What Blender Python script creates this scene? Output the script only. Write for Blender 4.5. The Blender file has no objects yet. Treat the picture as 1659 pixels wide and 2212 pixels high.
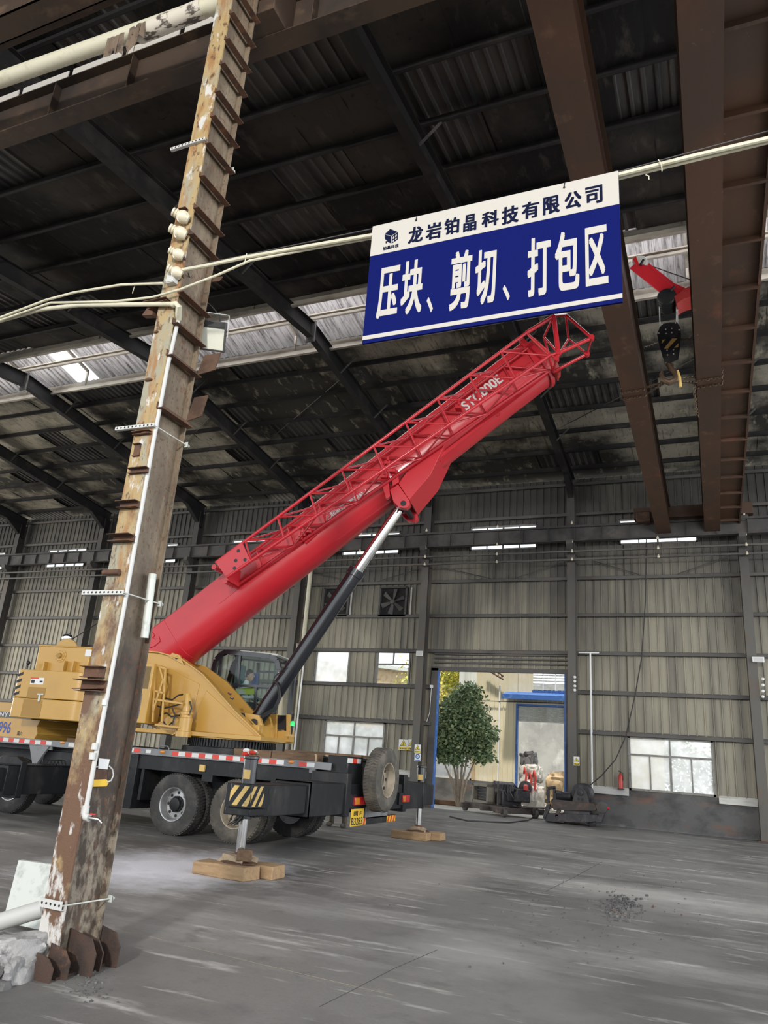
import bpy, math, random
from mathutils import Vector, Matrix
random.seed(7)
PI = math.pi
R = math.radians
SC = bpy.context.scene
COL = SC.collection

# ------------------------------------------------------------------ camera
F_PX, YAW, PIT, ROL, EYE = 1613.8, -0.42247, 0.31752, 0.07526, 1.65
cy, sy, cp, sp, cr, sr = (math.cos(YAW), math.sin(YAW), math.cos(PIT), math.sin(PIT), math.cos(ROL), math.sin(ROL))
FW = Vector((sy*cp, cy*cp, sp)); r0 = Vector((cy, -sy, 0)); u0 = r0.cross(FW)
RT = cr*r0 + sr*u0; UP = -sr*r0 + cr*u0
CAM = Vector((0, 0, EYE))
cd = bpy.data.cameras.new('camera'); co = bpy.data.objects.new('camera', cd); COL.objects.link(co)
m = Matrix((RT, UP, -FW)).transposed().to_4x4(); m.translation = CAM; co.matrix_world = m
cd.sensor_fit = 'VERTICAL'; cd.sensor_height = 32.0; cd.lens = F_PX/2212*32.0; cd.clip_end = 300
SC.camera = co

# ------------------------------------------------------------------ sky, light, exposure
W = bpy.data.worlds.new('hazy_sky'); SC.world = W; W.use_nodes = True
bgn = W.node_tree.nodes['Background']; bgn.inputs[0].default_value = (0.90, 0.95, 1.0, 1); bgn.inputs[1].default_value = 2.3
def area(name, loc, target, sx, sy_, power, col=(1, 1, 1), spread=180):
    l = bpy.data.lights.new(name, 'AREA'); l.shape = 'RECTANGLE'; l.size = sx; l.size_y = sy_; l.energy = power; l.color = col
    l.spread = R(spread)
    o = bpy.data.objects.new(name, l); COL.objects.link(o); o.location = loc
    o.rotation_euler = (Vector(target)-Vector(loc)).to_track_quat('-Z', 'Y').to_euler()
    return o
# daylight through the big open doors of the near side of the hall
area('daylight_near_door', (1.4, -15.0, 8.5), (-5.0, 9.0, 1.0), 1.1, 1.3, 3700, (1.0, 0.96, 0.90))
area('daylight_ridge', (-14.0, 17.2, 14.25), (-14.0, 17.2, 0.0), 46.0, 2.0, 800, (0.97, 0.98, 1.0), 125)
area('daylight_monitor_side', (-14.0, 15.7, 14.5), (-14.0, 18.2, 14.93), 46.0, 0.16, 360, (1.0, 0.96, 0.98), 60)
area('fill_left_end', (-42.0, 13.0, 5.0), (-10.0, 15.0, 4.0), 16.0, 7.0, 3800, (1.0, 0.95, 0.86))  # added fill lamp brightening the left wall and roof, no known opening
area('fill_right_end', (15.0, 12.0, 4.5), (-3.0, 17.0, 3.0), 12.0, 6.0, 900, (0.95, 0.97, 1.0))  # added fill lamp from the right, no known opening
sl = bpy.data.lights.new('sun', 'SUN'); sl.energy = 5.0; sl.angle = R(3); sl.color = (1, 0.93, 0.82)
so = bpy.data.objects.new('sun', sl); COL.objects.link(so); so.rotation_euler = (R(20), 0, R(10))
VS = SC.view_settings
VS.view_transform = 'Standard'; VS.look = 'None'; VS.exposure = 0.0; VS.gamma = 1.0; VS.use_curve_mapping = False
SC.cycles.max_bounces = 6; SC.cycles.diffuse_bounces = 4; SC.cycles.glossy_bounces = 3
SC.cycles.transparent_max_bounces = 8; SC.cycles.sample_clamp_indirect = 4.0
SC.cycles.caustics_reflective = False; SC.cycles.caustics_refractive = False

# ------------------------------------------------------------------ measuring helpers: sight line through a photo point, met with a real plane
def ray(px, py):
    return RT*((px-829.5)/F_PX) + UP*(-(py-1106.0)/F_PX) + FW
def at(px, py, X=None, Y=None, Z=None):
    d = ray(px, py)
    k = (X/d.x) if X is not None else (Y/d.y) if Y is not None else ((Z-EYE)/d.z)
    return CAM + d*k
SLEW = Vector((-9.2, 13.7, 0)); TH = R(10)
SU = Vector((math.cos(TH), math.sin(TH), 0)); SV = Vector((-math.sin(TH), math.cos(TH), 0))
ML = Matrix.Translation(SLEW) @ Matrix.Rotation(TH, 4, 'Z')          # crane upper-structure frame
def L(px, py, v):
    d = ray(px, py); k = (v-(CAM-SLEW).dot(SV))/d.dot(SV); p = CAM + d*k - SLEW
    return Vector((p.dot(SU), p.dot(SV), p.z))

# ------------------------------------------------------------------ mesh builder
class MB:
    def __init__(s, T=None):
        s.v = []; s.f = []; s.mi = []; s.T = T; s.cur = 0
    def add(s, vs, fs):
        n = len(s.v)
        for p in vs:
            p = Vector(p); s.v.append(s.T @ p if s.T else p)
        for f in fs:
            s.f.append([i+n for i in f]); s.mi.append(s.cur)
        return s
    def m(s, i): s.cur = i; return s
    def box(s, a, b):
        x0, y0, z0 = a; x1, y1, z1 = b
        vs = [(x0,y0,z0),(x1,y0,z0),(x1,y1,z0),(x0,y1,z0),(x0,y0,z1),(x1,y0,z1),(x1,y1,z1),(x0,y1,z1)]
        return s.add(vs, [(0,3,2,1),(4,5,6,7),(0,1,5,4),(1,2,6,5),(2,3,7,6),(3,0,4,7)])
    def cbox(s, c, d, rot=None):
        vs = []
        for k in ((-1,-1,-1),(1,-1,-1),(1,1,-1),(-1,1,-1),(-1,-1,1),(1,-1,1),(1,1,1),(-1,1,1)):
            p = Vector((k[0]*d[0]/2, k[1]*d[1]/2, k[2]*d[2]/2))
            if rot is not None: p = rot @ p
            vs.append(p+Vector(c))
        return s.add(vs, [(0,3,2,1),(4,5,6,7),(0,1,5,4),(1,2,6,5),(2,3,7,6),(3,0,4,7)])
    def beam(s, p, q, w, h, up=(0,0,1)):
        p = Vector(p); q = Vector(q); d = q-p; l = d.length
        if l < 1e-6: return s
        d.normalize(); up = Vector(up)
        if abs(d.dot(up)) > .98: up = Vector((1,0,0)) if abs(d.x) < .9 else Vector((0,1,0))
        x = d.cross(up).normalized(); z = x.cross(d)
        vs = []
        for base in (p, q):
            for a, b in ((-1,-1),(1,-1),(1,1),(-1,1)):
                vs.append(base + x*a*w/2 + z*b*h/2)
        return s.add(vs, [(3,2,1,0),(4,5,6,7),(0,1,5,4),(1,2,6,5),(2,3,7,6),(3,0,4,7)])
    def tube(s, pts, r, n=10, cap=True):
        pts = [Vector(p) for p in pts]; rs = r if isinstance(r, (list, tuple)) else [r]*len(pts)
        d0 = (pts[1]-pts[0]).normalized(); ref = Vector((0,0,1)) if abs(d0.z) < .9 else Vector((1,0,0))
        x = d0.cross(ref).normalized(); vs = []
        for i, p in enumerate(pts):
            d = (pts[min(i+1, len(pts)-1)] - pts[max(i-1, 0)]).normalized()
            x = (x - d*x.dot(d)).normalized(); y = d.cross(x)
            for k in range(n):
                a = 2*PI*k/n; vs.append(p + (x*math.cos(a)+y*math.sin(a))*rs[i])
        fs = []
        for i in range(len(pts)-1):
            for k in range(n):
                a = i*n+k; b = i*n+(k+1) % n; fs.append((a, b, b+n, a+n))
        if cap:
            fs.append(tuple(range(n))[::-1]); fs.append(tuple(range((len(pts)-1)*n, len(pts)*n)))
        return s.add(vs, fs)
    def lathe(s, o, axis, prof, n=24, cap=True):
        """prof: (distance along axis, radius)"""
        o = Vector(o); d = Vector(axis).normalized(); ref = Vector((0,0,1)) if abs(d.z) < .9 else Vector((1,0,0))
        x = d.cross(ref).normalized(); y = d.cross(x); vs = []
        for t, r in prof:
            for k in range(n):
                a = 2*PI*k/n; vs.append(o + d*t + (x*math.cos(a)+y*math.sin(a))*max(r, 1e-4))
        fs = []
        for i in range(len(prof)-1):
            for k in range(n):
                a = i*n+k; b = i*n+(k+1) % n; fs.append((a, b, b+n, a+n))
        if cap:
            fs.append(tuple(range(n))[::-1]); fs.append(tuple(range((len(prof)-1)*n, len(prof)*n)))
        return s.add(vs, fs)
    def prism(s, poly, ext):
        ext = Vector(ext); n = len(poly); vs = [Vector(p) for p in poly] + [Vector(p)+ext for p in poly]
        fs = [tuple(range(n))[::-1], tuple(range(n, 2*n))]
        for i in range(n): fs.append((i, (i+1) % n, (i+1) % n+n, i+n))
        return s.add(vs, fs)
    def ball(s, c, r, n=12, k=8, sc=(1,1,1)):
        vs = []; fs = []
        c = Vector(c)
        for i in range(k+1):
            th = PI*i/k
            for j in range(n):
                a = 2*PI*j/n
                vs.append(c + Vector((math.sin(th)*math.cos(a)*sc[0], math.sin(th)*math.sin(a)*sc[1], math.cos(th)*sc[2]))*r)
        for i in range(k):
            for j in range(n):
                a = i*n+j; b = i*n+(j+1) % n; fs.append((a, b, b+n, a+n))
        return s.add(vs, fs)
    def quad(s, a, b, c, d): return s.add([a, b, c, d], [(0,1,2,3)])
    def sheet(s, x0, x1, a, b, nrm, period=.30, rib=.075, depth=.03, axis=(1,0,0), t=0):
        """ribbed sheet: along X from x0 to x1, between the points a and b of its cross direction (given at X=0)"""
        a = Vector(a); b = Vector(b); nrm = Vector(nrm); ax = Vector(axis)
        xs = [(x0, 0)]; k = math.floor(x0/period)-1
        while k*period < x1+period:
            c = k*period
            for dx, h in ((-rib*.5, 0), (-rib*.28, 1), (rib*.28, 1), (rib*.5, 0)):
                if x0 < c+dx < x1: xs.append((c+dx, h))
            k += 1
        xs.append((x1, 0)); vs = []
        for x, h in xs:
            vs.append(a+ax*x+nrm*depth*h); vs.append(b+ax*x+nrm*depth*h)
        return s.add(vs, [(2*i, 2*i+2, 2*i+3, 2*i+1) for i in range(len(xs)-1)])
    def make(s, name, mats, parent=None, bevel=0, smooth=40, recalc=True, seg=2):
        import bmesh
        me = bpy.data.meshes.new(name); me.from_pydata(s.v, [], s.f); me.update()
        if not isinstance(mats, (list, tuple)): mats = [mats]
        for mm in mats: me.materials.append(mm)
        for p, i in zip(me.polygons, s.mi): p.material_index = i
        if recalc:
            bm = bmesh.new(); bm.from_mesh(me); bmesh.ops.recalc_face_normals(bm, faces=bm.faces); bm.to_mesh(me); bm.free()
        if smooth:
            me.shade_smooth(); me.set_sharp_from_angle(angle=R(smooth))
        o = bpy.data.objects.new(name, me); COL.objects.link(o)
        if bevel:
            b = o.modifiers.new('bevel', 'BEVEL'); b.width = bevel; b.segments = seg; b.limit_method = 'ANGLE'; b.angle_limit = R(40)
        if parent is not None: attach(o, parent)
        return o
ORIG = {}
def attach(o, parent):
    o.parent = parent
    if parent.name in ORIG: o.matrix_parent_inverse = Matrix.Translation(-ORIG[parent.name])
def thing(name, label, cat, loc=(0,0,0), group=None):
    o = bpy.data.objects.new(name, None); COL.objects.link(o); o.empty_display_size = .1
    o.location = loc; ORIG[o.name] = Vector(loc)
    return tag(o, label, cat, group)
def tag(o, label, cat, group=None):
    o['label'] = label; o['category'] = cat
    if group: o['group'] = group
    return o
def struct(o):
    o['kind'] = 'structure'; return o
# ------------------------------------------------------------------ materials
def mat(name, base, rough=.6, metal=0, layers=(), bump=0, bscale=40, emit=0, coat=0, zlay=None, spec=None):
    """layers: (colour, scale, low, high, stretch, strength) blotches of another colour where noise passes from low to high"""
    mt = bpy.data.materials.new(name); mt.use_nodes = True; nt = mt.node_tree; N = nt.nodes; K = nt.links
    bs = N['Principled BSDF']; bs.inputs['Roughness'].default_value = rough; bs.inputs['Metallic'].default_value = metal
    if coat: bs.inputs['Coat Weight'].default_value = coat; bs.inputs['Coat Roughness'].default_value = .12
    if spec is not None: bs.inputs['Specular IOR Level'].default_value = spec
    tc = N.new('ShaderNodeTexCoord')
    rgb = N.new('ShaderNodeRGB'); rgb.outputs[0].default_value = (*base, 1); prev = rgb.outputs[0]
    def noise(scale, stretch, det=6, seed=0):
        mp = N.new('ShaderNodeMapping'); mp.inputs['Scale'].default_value = stretch; mp.inputs['Location'].default_value = (seed*3.7, seed*1.3, seed*2.1)
        K.new(tc.outputs['Object'], mp.inputs[0])
        nz = N.new('ShaderNodeTexNoise'); nz.inputs['Scale'].default_value = scale; nz.inputs['Detail'].default_value = det
        nz.inputs['Roughness'].default_value = .6
        K.new(mp.outputs[0], nz.inputs['Vector']); return nz.outputs['Fac']
    for i, ly in enumerate(layers):
        c, scale, lo, hi = ly[:4]; st = ly[4] if len(ly) > 4 else (1,1,1); amt = ly[5] if len(ly) > 5 else 1.0
        fac = noise(scale, st, seed=i+1)
        mr = N.new('ShaderNodeMapRange'); mr.inputs['From Min'].default_value = lo; mr.inputs['From Max'].default_value = hi
        mr.inputs['To Max'].default_value = amt
        if len(ly) > 6:       # height shift: more of this layer between two heights
            z0, z1, sh = ly[6]
            sx = N.new('ShaderNodeSeparateXYZ'); K.new(tc.outputs['Object'], sx.inputs[0])
            zr = N.new('ShaderNodeMapRange'); zr.inputs['From Min'].default_value = z0; zr.inputs['From Max'].default_value = z1; zr.inputs['To Max'].default_value = sh
            K.new(sx.outputs['Z'], zr.inputs['Value'])
            ad = N.new('ShaderNodeMath'); ad.operation = 'ADD'; K.new(fac, ad.inputs[0]); K.new(zr.outputs[0], ad.inputs[1]); fac = ad.outputs[0]
        K.new(fac, mr.inputs['Value'])
        mx = N.new('ShaderNodeMix'); mx.data_type = 'RGBA'; K.new(mr.outputs[0], mx.inputs['Factor'])
        K.new(prev, mx.inputs['A']); mx.inputs['B'].default_value = (*c, 1); prev = mx.outputs['Result']
    K.new(prev, bs.inputs['Base Color'])
    if emit:
        K.new(prev, bs.inputs['Emission Color']); bs.inputs['Emission Strength'].default_value = emit
    if bump:
        b = N.new('ShaderNodeBump'); b.inputs['Strength'].default_value = bump; b.inputs['Distance'].default_value = .02
        K.new(noise(bscale, (1,1,1), 8, 9), b.inputs['Height']); K.new(b.outputs[0], bs.inputs['Normal'])
    return mt
def glass(name, tint=(.9,.95,.95), clear=.7, rough=.1, frost=0.0, cloud=None):
    mt = bpy.data.materials.new(name); mt.use_nodes = True; N = mt.node_tree.nodes; K = mt.node_tree.links
    for n in list(N): N.remove(n)
    out = N.new('ShaderNodeOutputMaterial'); tr = N.new('ShaderNodeBsdfTransparent'); tr.inputs[0].default_value = (*tint, 1)
    if frost:
        fd = N.new('ShaderNodeBsdfTranslucent'); fd.inputs[0].default_value = (.95,.96,.95,1)
        mx0 = N.new('ShaderNodeMixShader'); mx0.inputs[0].default_value = frost; K.new(tr.outputs[0], mx0.inputs[1]); K.new(fd.outputs[0], mx0.inputs[2]); first = mx0.outputs[0]
        if cloud:
            tc = N.new('ShaderNodeTexCoord'); nz = N.new('ShaderNodeTexNoise'); nz.inputs['Scale'].default_value = cloud; nz.inputs['Detail'].default_value = 5
            mr = N.new('ShaderNodeMapRange'); mr.inputs['From Min'].default_value = .4; mr.inputs['From Max'].default_value = .65
            mr.inputs['To Min'].default_value = frost*.75; mr.inputs['To Max'].default_value = min(1, frost*1.15)
            K.new(tc.outputs['Object'], nz.inputs['Vector']); K.new(nz.outputs['Fac'], mr.inputs['Value']); K.new(mr.outputs[0], mx0.inputs[0])
    else: first = tr.outputs[0]
    gl = N.new('ShaderNodeBsdfGlossy'); gl.inputs['Roughness'].default_value = rough
    fr = N.new('ShaderNodeFresnel'); fr.inputs[0].default_value = 1.45
    ml = N.new('ShaderNodeMath'); ml.operation = 'MULTIPLY'; ml.inputs[1].default_value = (1-clear)*3; ml.use_clamp = True; K.new(fr.outputs[0], ml.inputs[0])
    mx = N.new('ShaderNodeMixShader'); K.new(ml.outputs[0], mx.inputs[0]); K.new(first, mx.inputs[1]); K.new(gl.outputs[0], mx.inputs[2])
    K.new(mx.outputs[0], out.inputs[0]); return mt

MT = {}
MT['floor'] = mat('dusty_concrete', (.185,.178,.168), .62, 0, [
    ((.10,.096,.092), .35, .46, .60, (1,1,1), .85), ((.36,.35,.33), .55, .52, .74, (.5,2.0,1), .8), ((.08,.08,.08), 2.2, .58, .72, (1,1,1), .6),
    ((.50,.49,.46), 4.0, .58, .70, (.25,1.2,1), .75), ((.14,.135,.13), 14, .5, .7, (1,1,1), .35)], .25, 30)
def pale_patch(mt, cx, cy_, rx, ry, col, amt):
    """pale patch in the floor colour round one spot, ragged at the edge"""
    nt = mt.node_tree; N = nt.nodes; K = nt.links; bs = N['Principled BSDF']; src = bs.inputs['Base Color'].links[0].from_socket
    tc = N.new('ShaderNodeTexCoord'); mp = N.new('ShaderNodeMapping'); mp.inputs['Location'].default_value = (-cx/rx, -cy_/ry, 0); mp.inputs['Scale'].default_value = (1/rx, 1/ry, 0)
    K.new(tc.outputs['Object'], mp.inputs[0]); ln = N.new('ShaderNodeVectorMath'); ln.operation = 'LENGTH'; K.new(mp.outputs[0], ln.inputs[0])
    nz = N.new('ShaderNodeTexNoise'); nz.inputs['Scale'].default_value = 2.2; nz.inputs['Detail'].default_value = 8; nz.inputs['Roughness'].default_value = .7; K.new(tc.outputs['Object'], nz.inputs['Vector'])
    ad = N.new('ShaderNodeMath'); ad.operation = 'ADD'; K.new(ln.outputs['Value'], ad.inputs[0]); K.new(nz.outputs['Fac'], ad.inputs[1])
    mr = N.new('ShaderNodeMapRange'); mr.inputs['From Min'].default_value = 1.55; mr.inputs['From Max'].default_value = .75; mr.inputs['To Max'].default_value = amt; K.new(ad.outputs[0], mr.inputs['Value'])
    mx = N.new('ShaderNodeMix'); mx.data_type = 'RGBA'; K.new(mr.outputs[0], mx.inputs['Factor']); K.new(src, mx.inputs['A']); mx.inputs['B'].default_value = (*col, 1); K.new(mx.outputs['Result'], bs.inputs['Base Color'])
pale_patch(MT['floor'], -7.1, 9.4, 1.7, 2.3, (.74,.74,.79), 1.0)  # pale bluish-white patch in the floor colour
pale_patch(MT['floor'], -1.2, 13.0, 2.4, 1.2, (.50,.48,.45), .6)
pale_patch(MT['floor'], -4.2, 12.0, 1.2, 3.0, (.44,.42,.39), .6)
pale_patch(MT['floor'], -2.2, 7.6, .9, 1.0, (.42,.41,.39), .5)
MT['wall'] = mat('grimy_shaded_sheet', (.30,.275,.205), .55, 0, [
    ((.12,.11,.092), .9, .42, .66, (3,1,.12), .8), ((.42,.39,.30), 1.3, .56, .75, (4,1,.1), .55), ((.07,.062,.055), 2.5, .62, .78, (5,1,.08), .6),
    ((.04,.038,.036), .35, .60, .95, (.8,1,.3), .92, (4.5,10.5,.48))])  # darker with height: soot plus the upper wall's shade, painted in
MT['masonry'] = mat('stained_plaster', (.115,.113,.11), .85, 0, [
    ((.05,.05,.05), 1.2, .45, .65, (1,1,1.5), .8), ((.22,.21,.20), 2.2, .58, .75, (.7,1,1), .5), ((.22,.10,.06), .9, .58, .72, (.8,1,2.2), .6)], .3, 14)
MT['flash'] = mat('pale_flashing', (.55,.54,.50), .5, 0, [((.25,.24,.22), 3, .5, .7, (.3,1,1), .7)])
MT['steel'] = mat('dark_grimy_steel', (.055,.052,.05), .65, 0, [((.10,.085,.07), 2.5, .5, .7, (1,1,1), .7), ((.03,.028,.027), 1.2, .5, .65)])
MT['steelgirt'] = mat('girt_steel', (.085,.08,.072), .6, 0, [((.13,.09,.06), 1.5, .55, .7, (.4,1,1), .7), ((.05,.047,.045), 1.1, .5, .65, (.5,1,1))])
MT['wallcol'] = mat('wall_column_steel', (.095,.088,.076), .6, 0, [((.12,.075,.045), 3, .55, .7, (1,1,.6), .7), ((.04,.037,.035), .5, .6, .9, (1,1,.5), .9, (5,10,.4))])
MT['roofdark'] = mat('sooty_roof_steel', (.018,.017,.017), .8, 0, [((.04,.036,.032), 1.5, .5, .7)], spec=.2)
MT['gutter'] = mat('brown_gutter_steel', (.055,.036,.025), .7, 0, [((.028,.021,.017), .9, .45, .62), ((.13,.085,.055), 3, .58, .74, (.6,1,1), .7)], spec=.25)
MT['lagging'] = mat('torn_lagging', (.16,.115,.08), .9, 0, [((.07,.05,.038), 8, .5, .65)])
MT['wrap'] = mat('flaking_white_wrap', (.55,.5,.42), .7, 0, [((.06,.045,.035), 5, .52, .58, (1,3,1), .95)])
MT['insul'] = mat('sooty_lit_insulation', (.27,.245,.195), .9, 0, [((.015,.015,.015), .28, .42, .56, (1,1,1), .9), ((.42,.38,.29), 1.6, .57, .74, (2.2,.8,1), .7), ((.03,.03,.03), 3, .55, .7, (4,.6,1), .7),
    ((.015,.015,.015), 6, .62, .7, (1,1,1), .7)], .3, 5, spec=.1)  # lighter copy: the back slope's light put into the base colour
MT['insulfront'] = mat('sooty_shaded_insulation', (.045,.040,.034), .9, 0, [((.015,.015,.015), .28, .42, .56, (1,1,1), .9), ((.09,.08,.066), 1.6, .57, .74, (2.2,.8,1), .7), ((.03,.03,.03), 3, .55, .7, (4,.6,1), .7),  # darker copy for the front slope, its shade put into the colour
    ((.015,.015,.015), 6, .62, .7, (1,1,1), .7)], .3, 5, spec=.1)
MT['sootsheet'] = mat('sooty_roof_sheet', (.06,.056,.05), .7, 0, [((.02,.02,.02), 1.2, .45, .62, (2,.4,1), .9), ((.16,.15,.13), 3, .62, .75, (3,.5,1), .6)])
MT['roofsheet'] = mat('galvanised_roof', (.55,.54,.54), .6, 0, [((.10,.095,.09), 2.2, .45, .65, (4,.4,1), .85), ((.05,.045,.04), 5, .58, .7, (3,.5,1), .7)])
MT['monrail'] = mat('pale_rail_steel', (.34,.31,.26), .55, 0, [((.13,.11,.09), 2.5, .5, .7, (.4,1,1), .8)])
MT['girder'] = mat('brown_girder', (.078,.036,.018), .65, 0, [((.05,.028,.018), .8, .42, .62, (1,.5,1), .85), ((.20,.11,.06), 3, .6, .75, (1,.6,1), .55), ((.20,.065,.03), .9, .62, .72, (1,.5,1), .8), ((.25,.21,.17), 6, .68, .76, (1,1,1), .5)])
MT['platebr'] = mat('brown_plate_steel', (.105,.062,.042), .8, 0, [((.06,.036,.026), 4, .45, .62)], spec=.2)
MT['rustdk'] = mat('dark_brown_rust', (.062,.036,.026), .8, 0, [((.035,.024,.02), 5, .45, .62), ((.14,.07,.035), 11, .58, .7, (1,1,1), .7), ((.2,.18,.16), 7, .66, .76, (1,1,1), .5)], .3, 60)
MT['rust'] = mat('red_brown_rust', (.105,.05,.028), .8, 0, [((.06,.032,.022), 5, .45, .62), ((.24,.10,.04), 9, .55, .7, (1,1,1), .7)], .2, 60)
MT['colflange'] = mat('flaking_ochre_paint', (.35,.25,.115), .6, 0, [((.27,.27,.21), 6, .48, .6, (1,1,.3), .8), ((.27,.125,.04), 9, .50, .62, (1,1,.25), .85), ((.09,.042,.02), 18, .57, .65, (1,1,.5), .9),
    ((.11,.052,.028), 5, .66, .8, (1,1,.7), .95, (4.6,1.2,.34)), ((.55,.53,.5), 9, .6, .66, (1,1,.45), .9, (1.2,.4,.09))], .25, 70)
MT['colweb'] = mat('grimy_brown_web', (.20,.155,.105), .65, 0, [((.10,.07,.045), 4, .45, .65, (1,1,.25), .8), ((.045,.032,.024), 2.4, .6, .85, (1,1,.5), .95, (4.2,1.6,.4)), ((.30,.26,.18), 8, .6, .72, (1,1,.2), .6), ((.13,.06,.03), 22, .55, .66, (1,1,.6), .8), ((.27,.23,.175), 14, .78, .92, (1,1,.5), .85, (1.75,.9,.34)), ((.09,.045,.03), 26, .56, .64, (1,1,.7), .7)], .25, 70)
MT['yellow'] = mat('ochre_yellow_paint', (.50,.285,.055), .38, 0, [((.40,.22,.045), 1.2, .5, .7, (1,1,1), .5), ((.33,.2,.07), 8, .66, .78, (1,1,1), .4)], coat=.3)
MT['yellowdk'] = mat('dark_ochre_paint', (.34,.19,.04), .5)
MT['red'] = mat('crane_red_paint', (.50,.018,.028), .33, 0, [((.40,.016,.024), .8, .5, .7, (1,1,1), .5)], coat=.15)
MT['redrust'] = mat('dull_red_paint', (.36,.03,.025), .5, 0, [((.20,.02,.02), 3, .55, .7)])
MT['black'] = mat('dusty_black_paint', (.013,.014,.016), .45, 0, [((.045,.043,.040), 3.0, .5, .75, (1,1,.6), .8), ((.10,.095,.088), 7, .64, .8, (1,1,.5), .6)], .05, 20, spec=.3)
MT['blackgl'] = mat('gloss_black_paint', (.012,.013,.017), .22, 0, [], coat=.5)
MT['grey'] = mat('grey_deck_edge', (.20,.205,.21), .5, 0, [((.12,.12,.12), 4, .5, .7)])
MT['tyre'] = mat('dusty_tyre', (.040,.039,.038), .85, 0, [((.085,.08,.073), 4, .45, .68), ((.13,.12,.105), 12, .62, .75, (1,1,1), .6)], .15, 50)
MT['tyretan'] = mat('muddy_tyre', (.075,.068,.058), .9, 0, [((.14,.125,.10), 4, .45, .65), ((.05,.047,.043), 10, .55, .7)], .15, 50)
MT['rim'] = mat('silver_rim', (.42,.42,.42), .38, .6, [((.16,.15,.14), 6, .5, .7, (1,1,1), .8)])
MT['rimtan'] = mat('muddy_rim', (.34,.29,.22), .6, .2, [((.17,.14,.10), 6, .5, .7)])
MT['chrome'] = mat('chrome', (.75,.75,.74), .12, 1)
MT['wood'] = mat('rough_timber', (.36,.235,.125), .8, 0, [((.22,.135,.07), 3, .45, .7, (1,6,6), .8), ((.47,.34,.21), 8, .58, .72, (1,5,5), .6)], .3, 30)
MT['wooddk'] = mat('dark_timber', (.17,.105,.06), .85, 0, [((.09,.055,.035), 4, .45, .7, (1,6,6), .8), ((.28,.19,.12), 8, .6, .75, (1,5,5), .6)], .3, 30)
MT['dirt'] = mat('sandy_dirt', (.36,.28,.19), .95, 0, [((.22,.16,.10), 9, .5, .7)], .5, 30)
MT['white'] = mat('white_plastic', (.50,.50,.48), .45, 0, [((.48,.46,.42), 9, .58, .75, (1,1,1), .5)])
MT['crack'] = mat('crack_grime', (.055,.052,.05), .9)
MT['chalk'] = mat('worn_chalk', (.27,.235,.15), .9, 0, [((.19,.18,.165), 6, .45, .6)])
MT['paper'] = mat('white_card', (.75,.75,.74), .6)
MT['cream'] = mat('cream_conduit', (.56,.53,.40), .5, 0, [((.40,.37,.26), 7, .55, .75)])
MT['porcelain'] = mat('cream_porcelain', (.62,.56,.42), .25, 0, [((.42,.36,.25), 18, .6, .72)], coat=.4)
MT['signwhite'] = mat('sign_white', (.46,.435,.395), .7, spec=.1)
MT['signblue'] = mat('sign_blue', (.003,.007,.09), .7, spec=.06)
MT['signink'] = mat('sign_navy_ink', (.005,.008,.03), .7, spec=.06)
MT['refred'] = mat('reflective_red', (.62,.05,.03), .35)
MT['refwhite'] = mat('reflective_white', (.62,.62,.60), .35)
MT['hazy'] = mat('hazard_yellow', (.62,.42,.14), .45, 0, [((.35,.25,.12), 9, .58, .7)])
MT['warn'] = mat('warning_yellow', (.75,.56,.03), .45)
MT['ink'] = mat('black_ink', (.01,.01,.01), .5)
MT['plate'] = mat('plate_yellow', (.72,.46,.03), .45, 0, [((.55,.34,.05), 10, .6, .75)])
MT['lamp_red'] = mat('red_lamp_lens', (.45,.02,.02), .2, coat=.6)
MT['lamp_amber'] = mat('amber_lens', (.6,.2,.02), .25, coat=.5)
MT['green_lamp'] = mat('green_beacon', (.02,.75,.12), .3, emit=.9)
MT['blue'] = mat('blue_paint', (.03,.11,.36), .5, 0, [((.10,.2,.45), 5, .55, .7)])
MT['bluedigit'] = mat('blue_digits', (.03,.08,.36), .5)
MT['cabglass'] = glass('cab_glass', (.62,.72,.70), .72, .03)
MT['pane'] = glass('window_glass', (.92,.95,.96), .8, .08)
MT['frost'] = glass('dusty_window_glass', (.9,.93,.93), .85, .2, .86, 1.6)
MT['skylight'] = glass('translucent_sheet', (.9,.95,1), .95, .3, .5)
MT['frame'] = mat('window_frame_alu', (.20,.195,.18), .5, 0, [((.12,.10,.08), 5, .5, .7)])
MT['beige'] = mat('beige_cladding', (.66,.60,.43), .55, 0, [((.75,.72,.62), .5, .5, .7), ((.45,.36,.22), 2, .62, .8, (3,1,.2), .5)])
MT['cement'] = mat('cement_render', (.36,.36,.345), .85, 0, [((.24,.24,.23), .8, .45, .68), ((.5,.5,.48), 1.6, .55, .72)])
MT['paleclad'] = mat('pale_cladding', (.62,.64,.62), .55, 0, [((.5,.5,.46), .8, .5, .7, (3,1,.2))])
MT['skin'] = mat('skin', (.42,.24,.16), .55)
MT['hair'] = mat('black_hair', (.012,.010,.009), .6)
MT['shirt'] = mat('white_shirt', (.62,.62,.63), .8)
MT['trouser'] = mat('dark_trousers', (.03,.032,.04), .85)
MT['boot'] = mat('dusty_boot', (.12,.10,.07), .8)
MT['leaf'] = mat('green_leaves', (.12,.18,.085), .6, 0, [((.24,.30,.15), 2.5, .45, .62), ((.05,.085,.035), 6, .52, .68)])
MT['leafyel'] = mat('yellow_green_leaves', (.42,.42,.06), .5, 0, [((.6,.5,.08), 2, .45, .6), ((.2,.28,.04), 4, .5, .65)])
MT['bark'] = mat('pale_bark', (.30,.25,.19), .85, 0, [((.16,.13,.10), 6, .5, .7)])
MT['bagw'] = mat('grey_woven_bag', (.50,.48,.44), .8, 0, [((.30,.28,.25), 3, .45, .65), ((.62,.6,.56), 6, .55, .7)], .4, 8)
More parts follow.
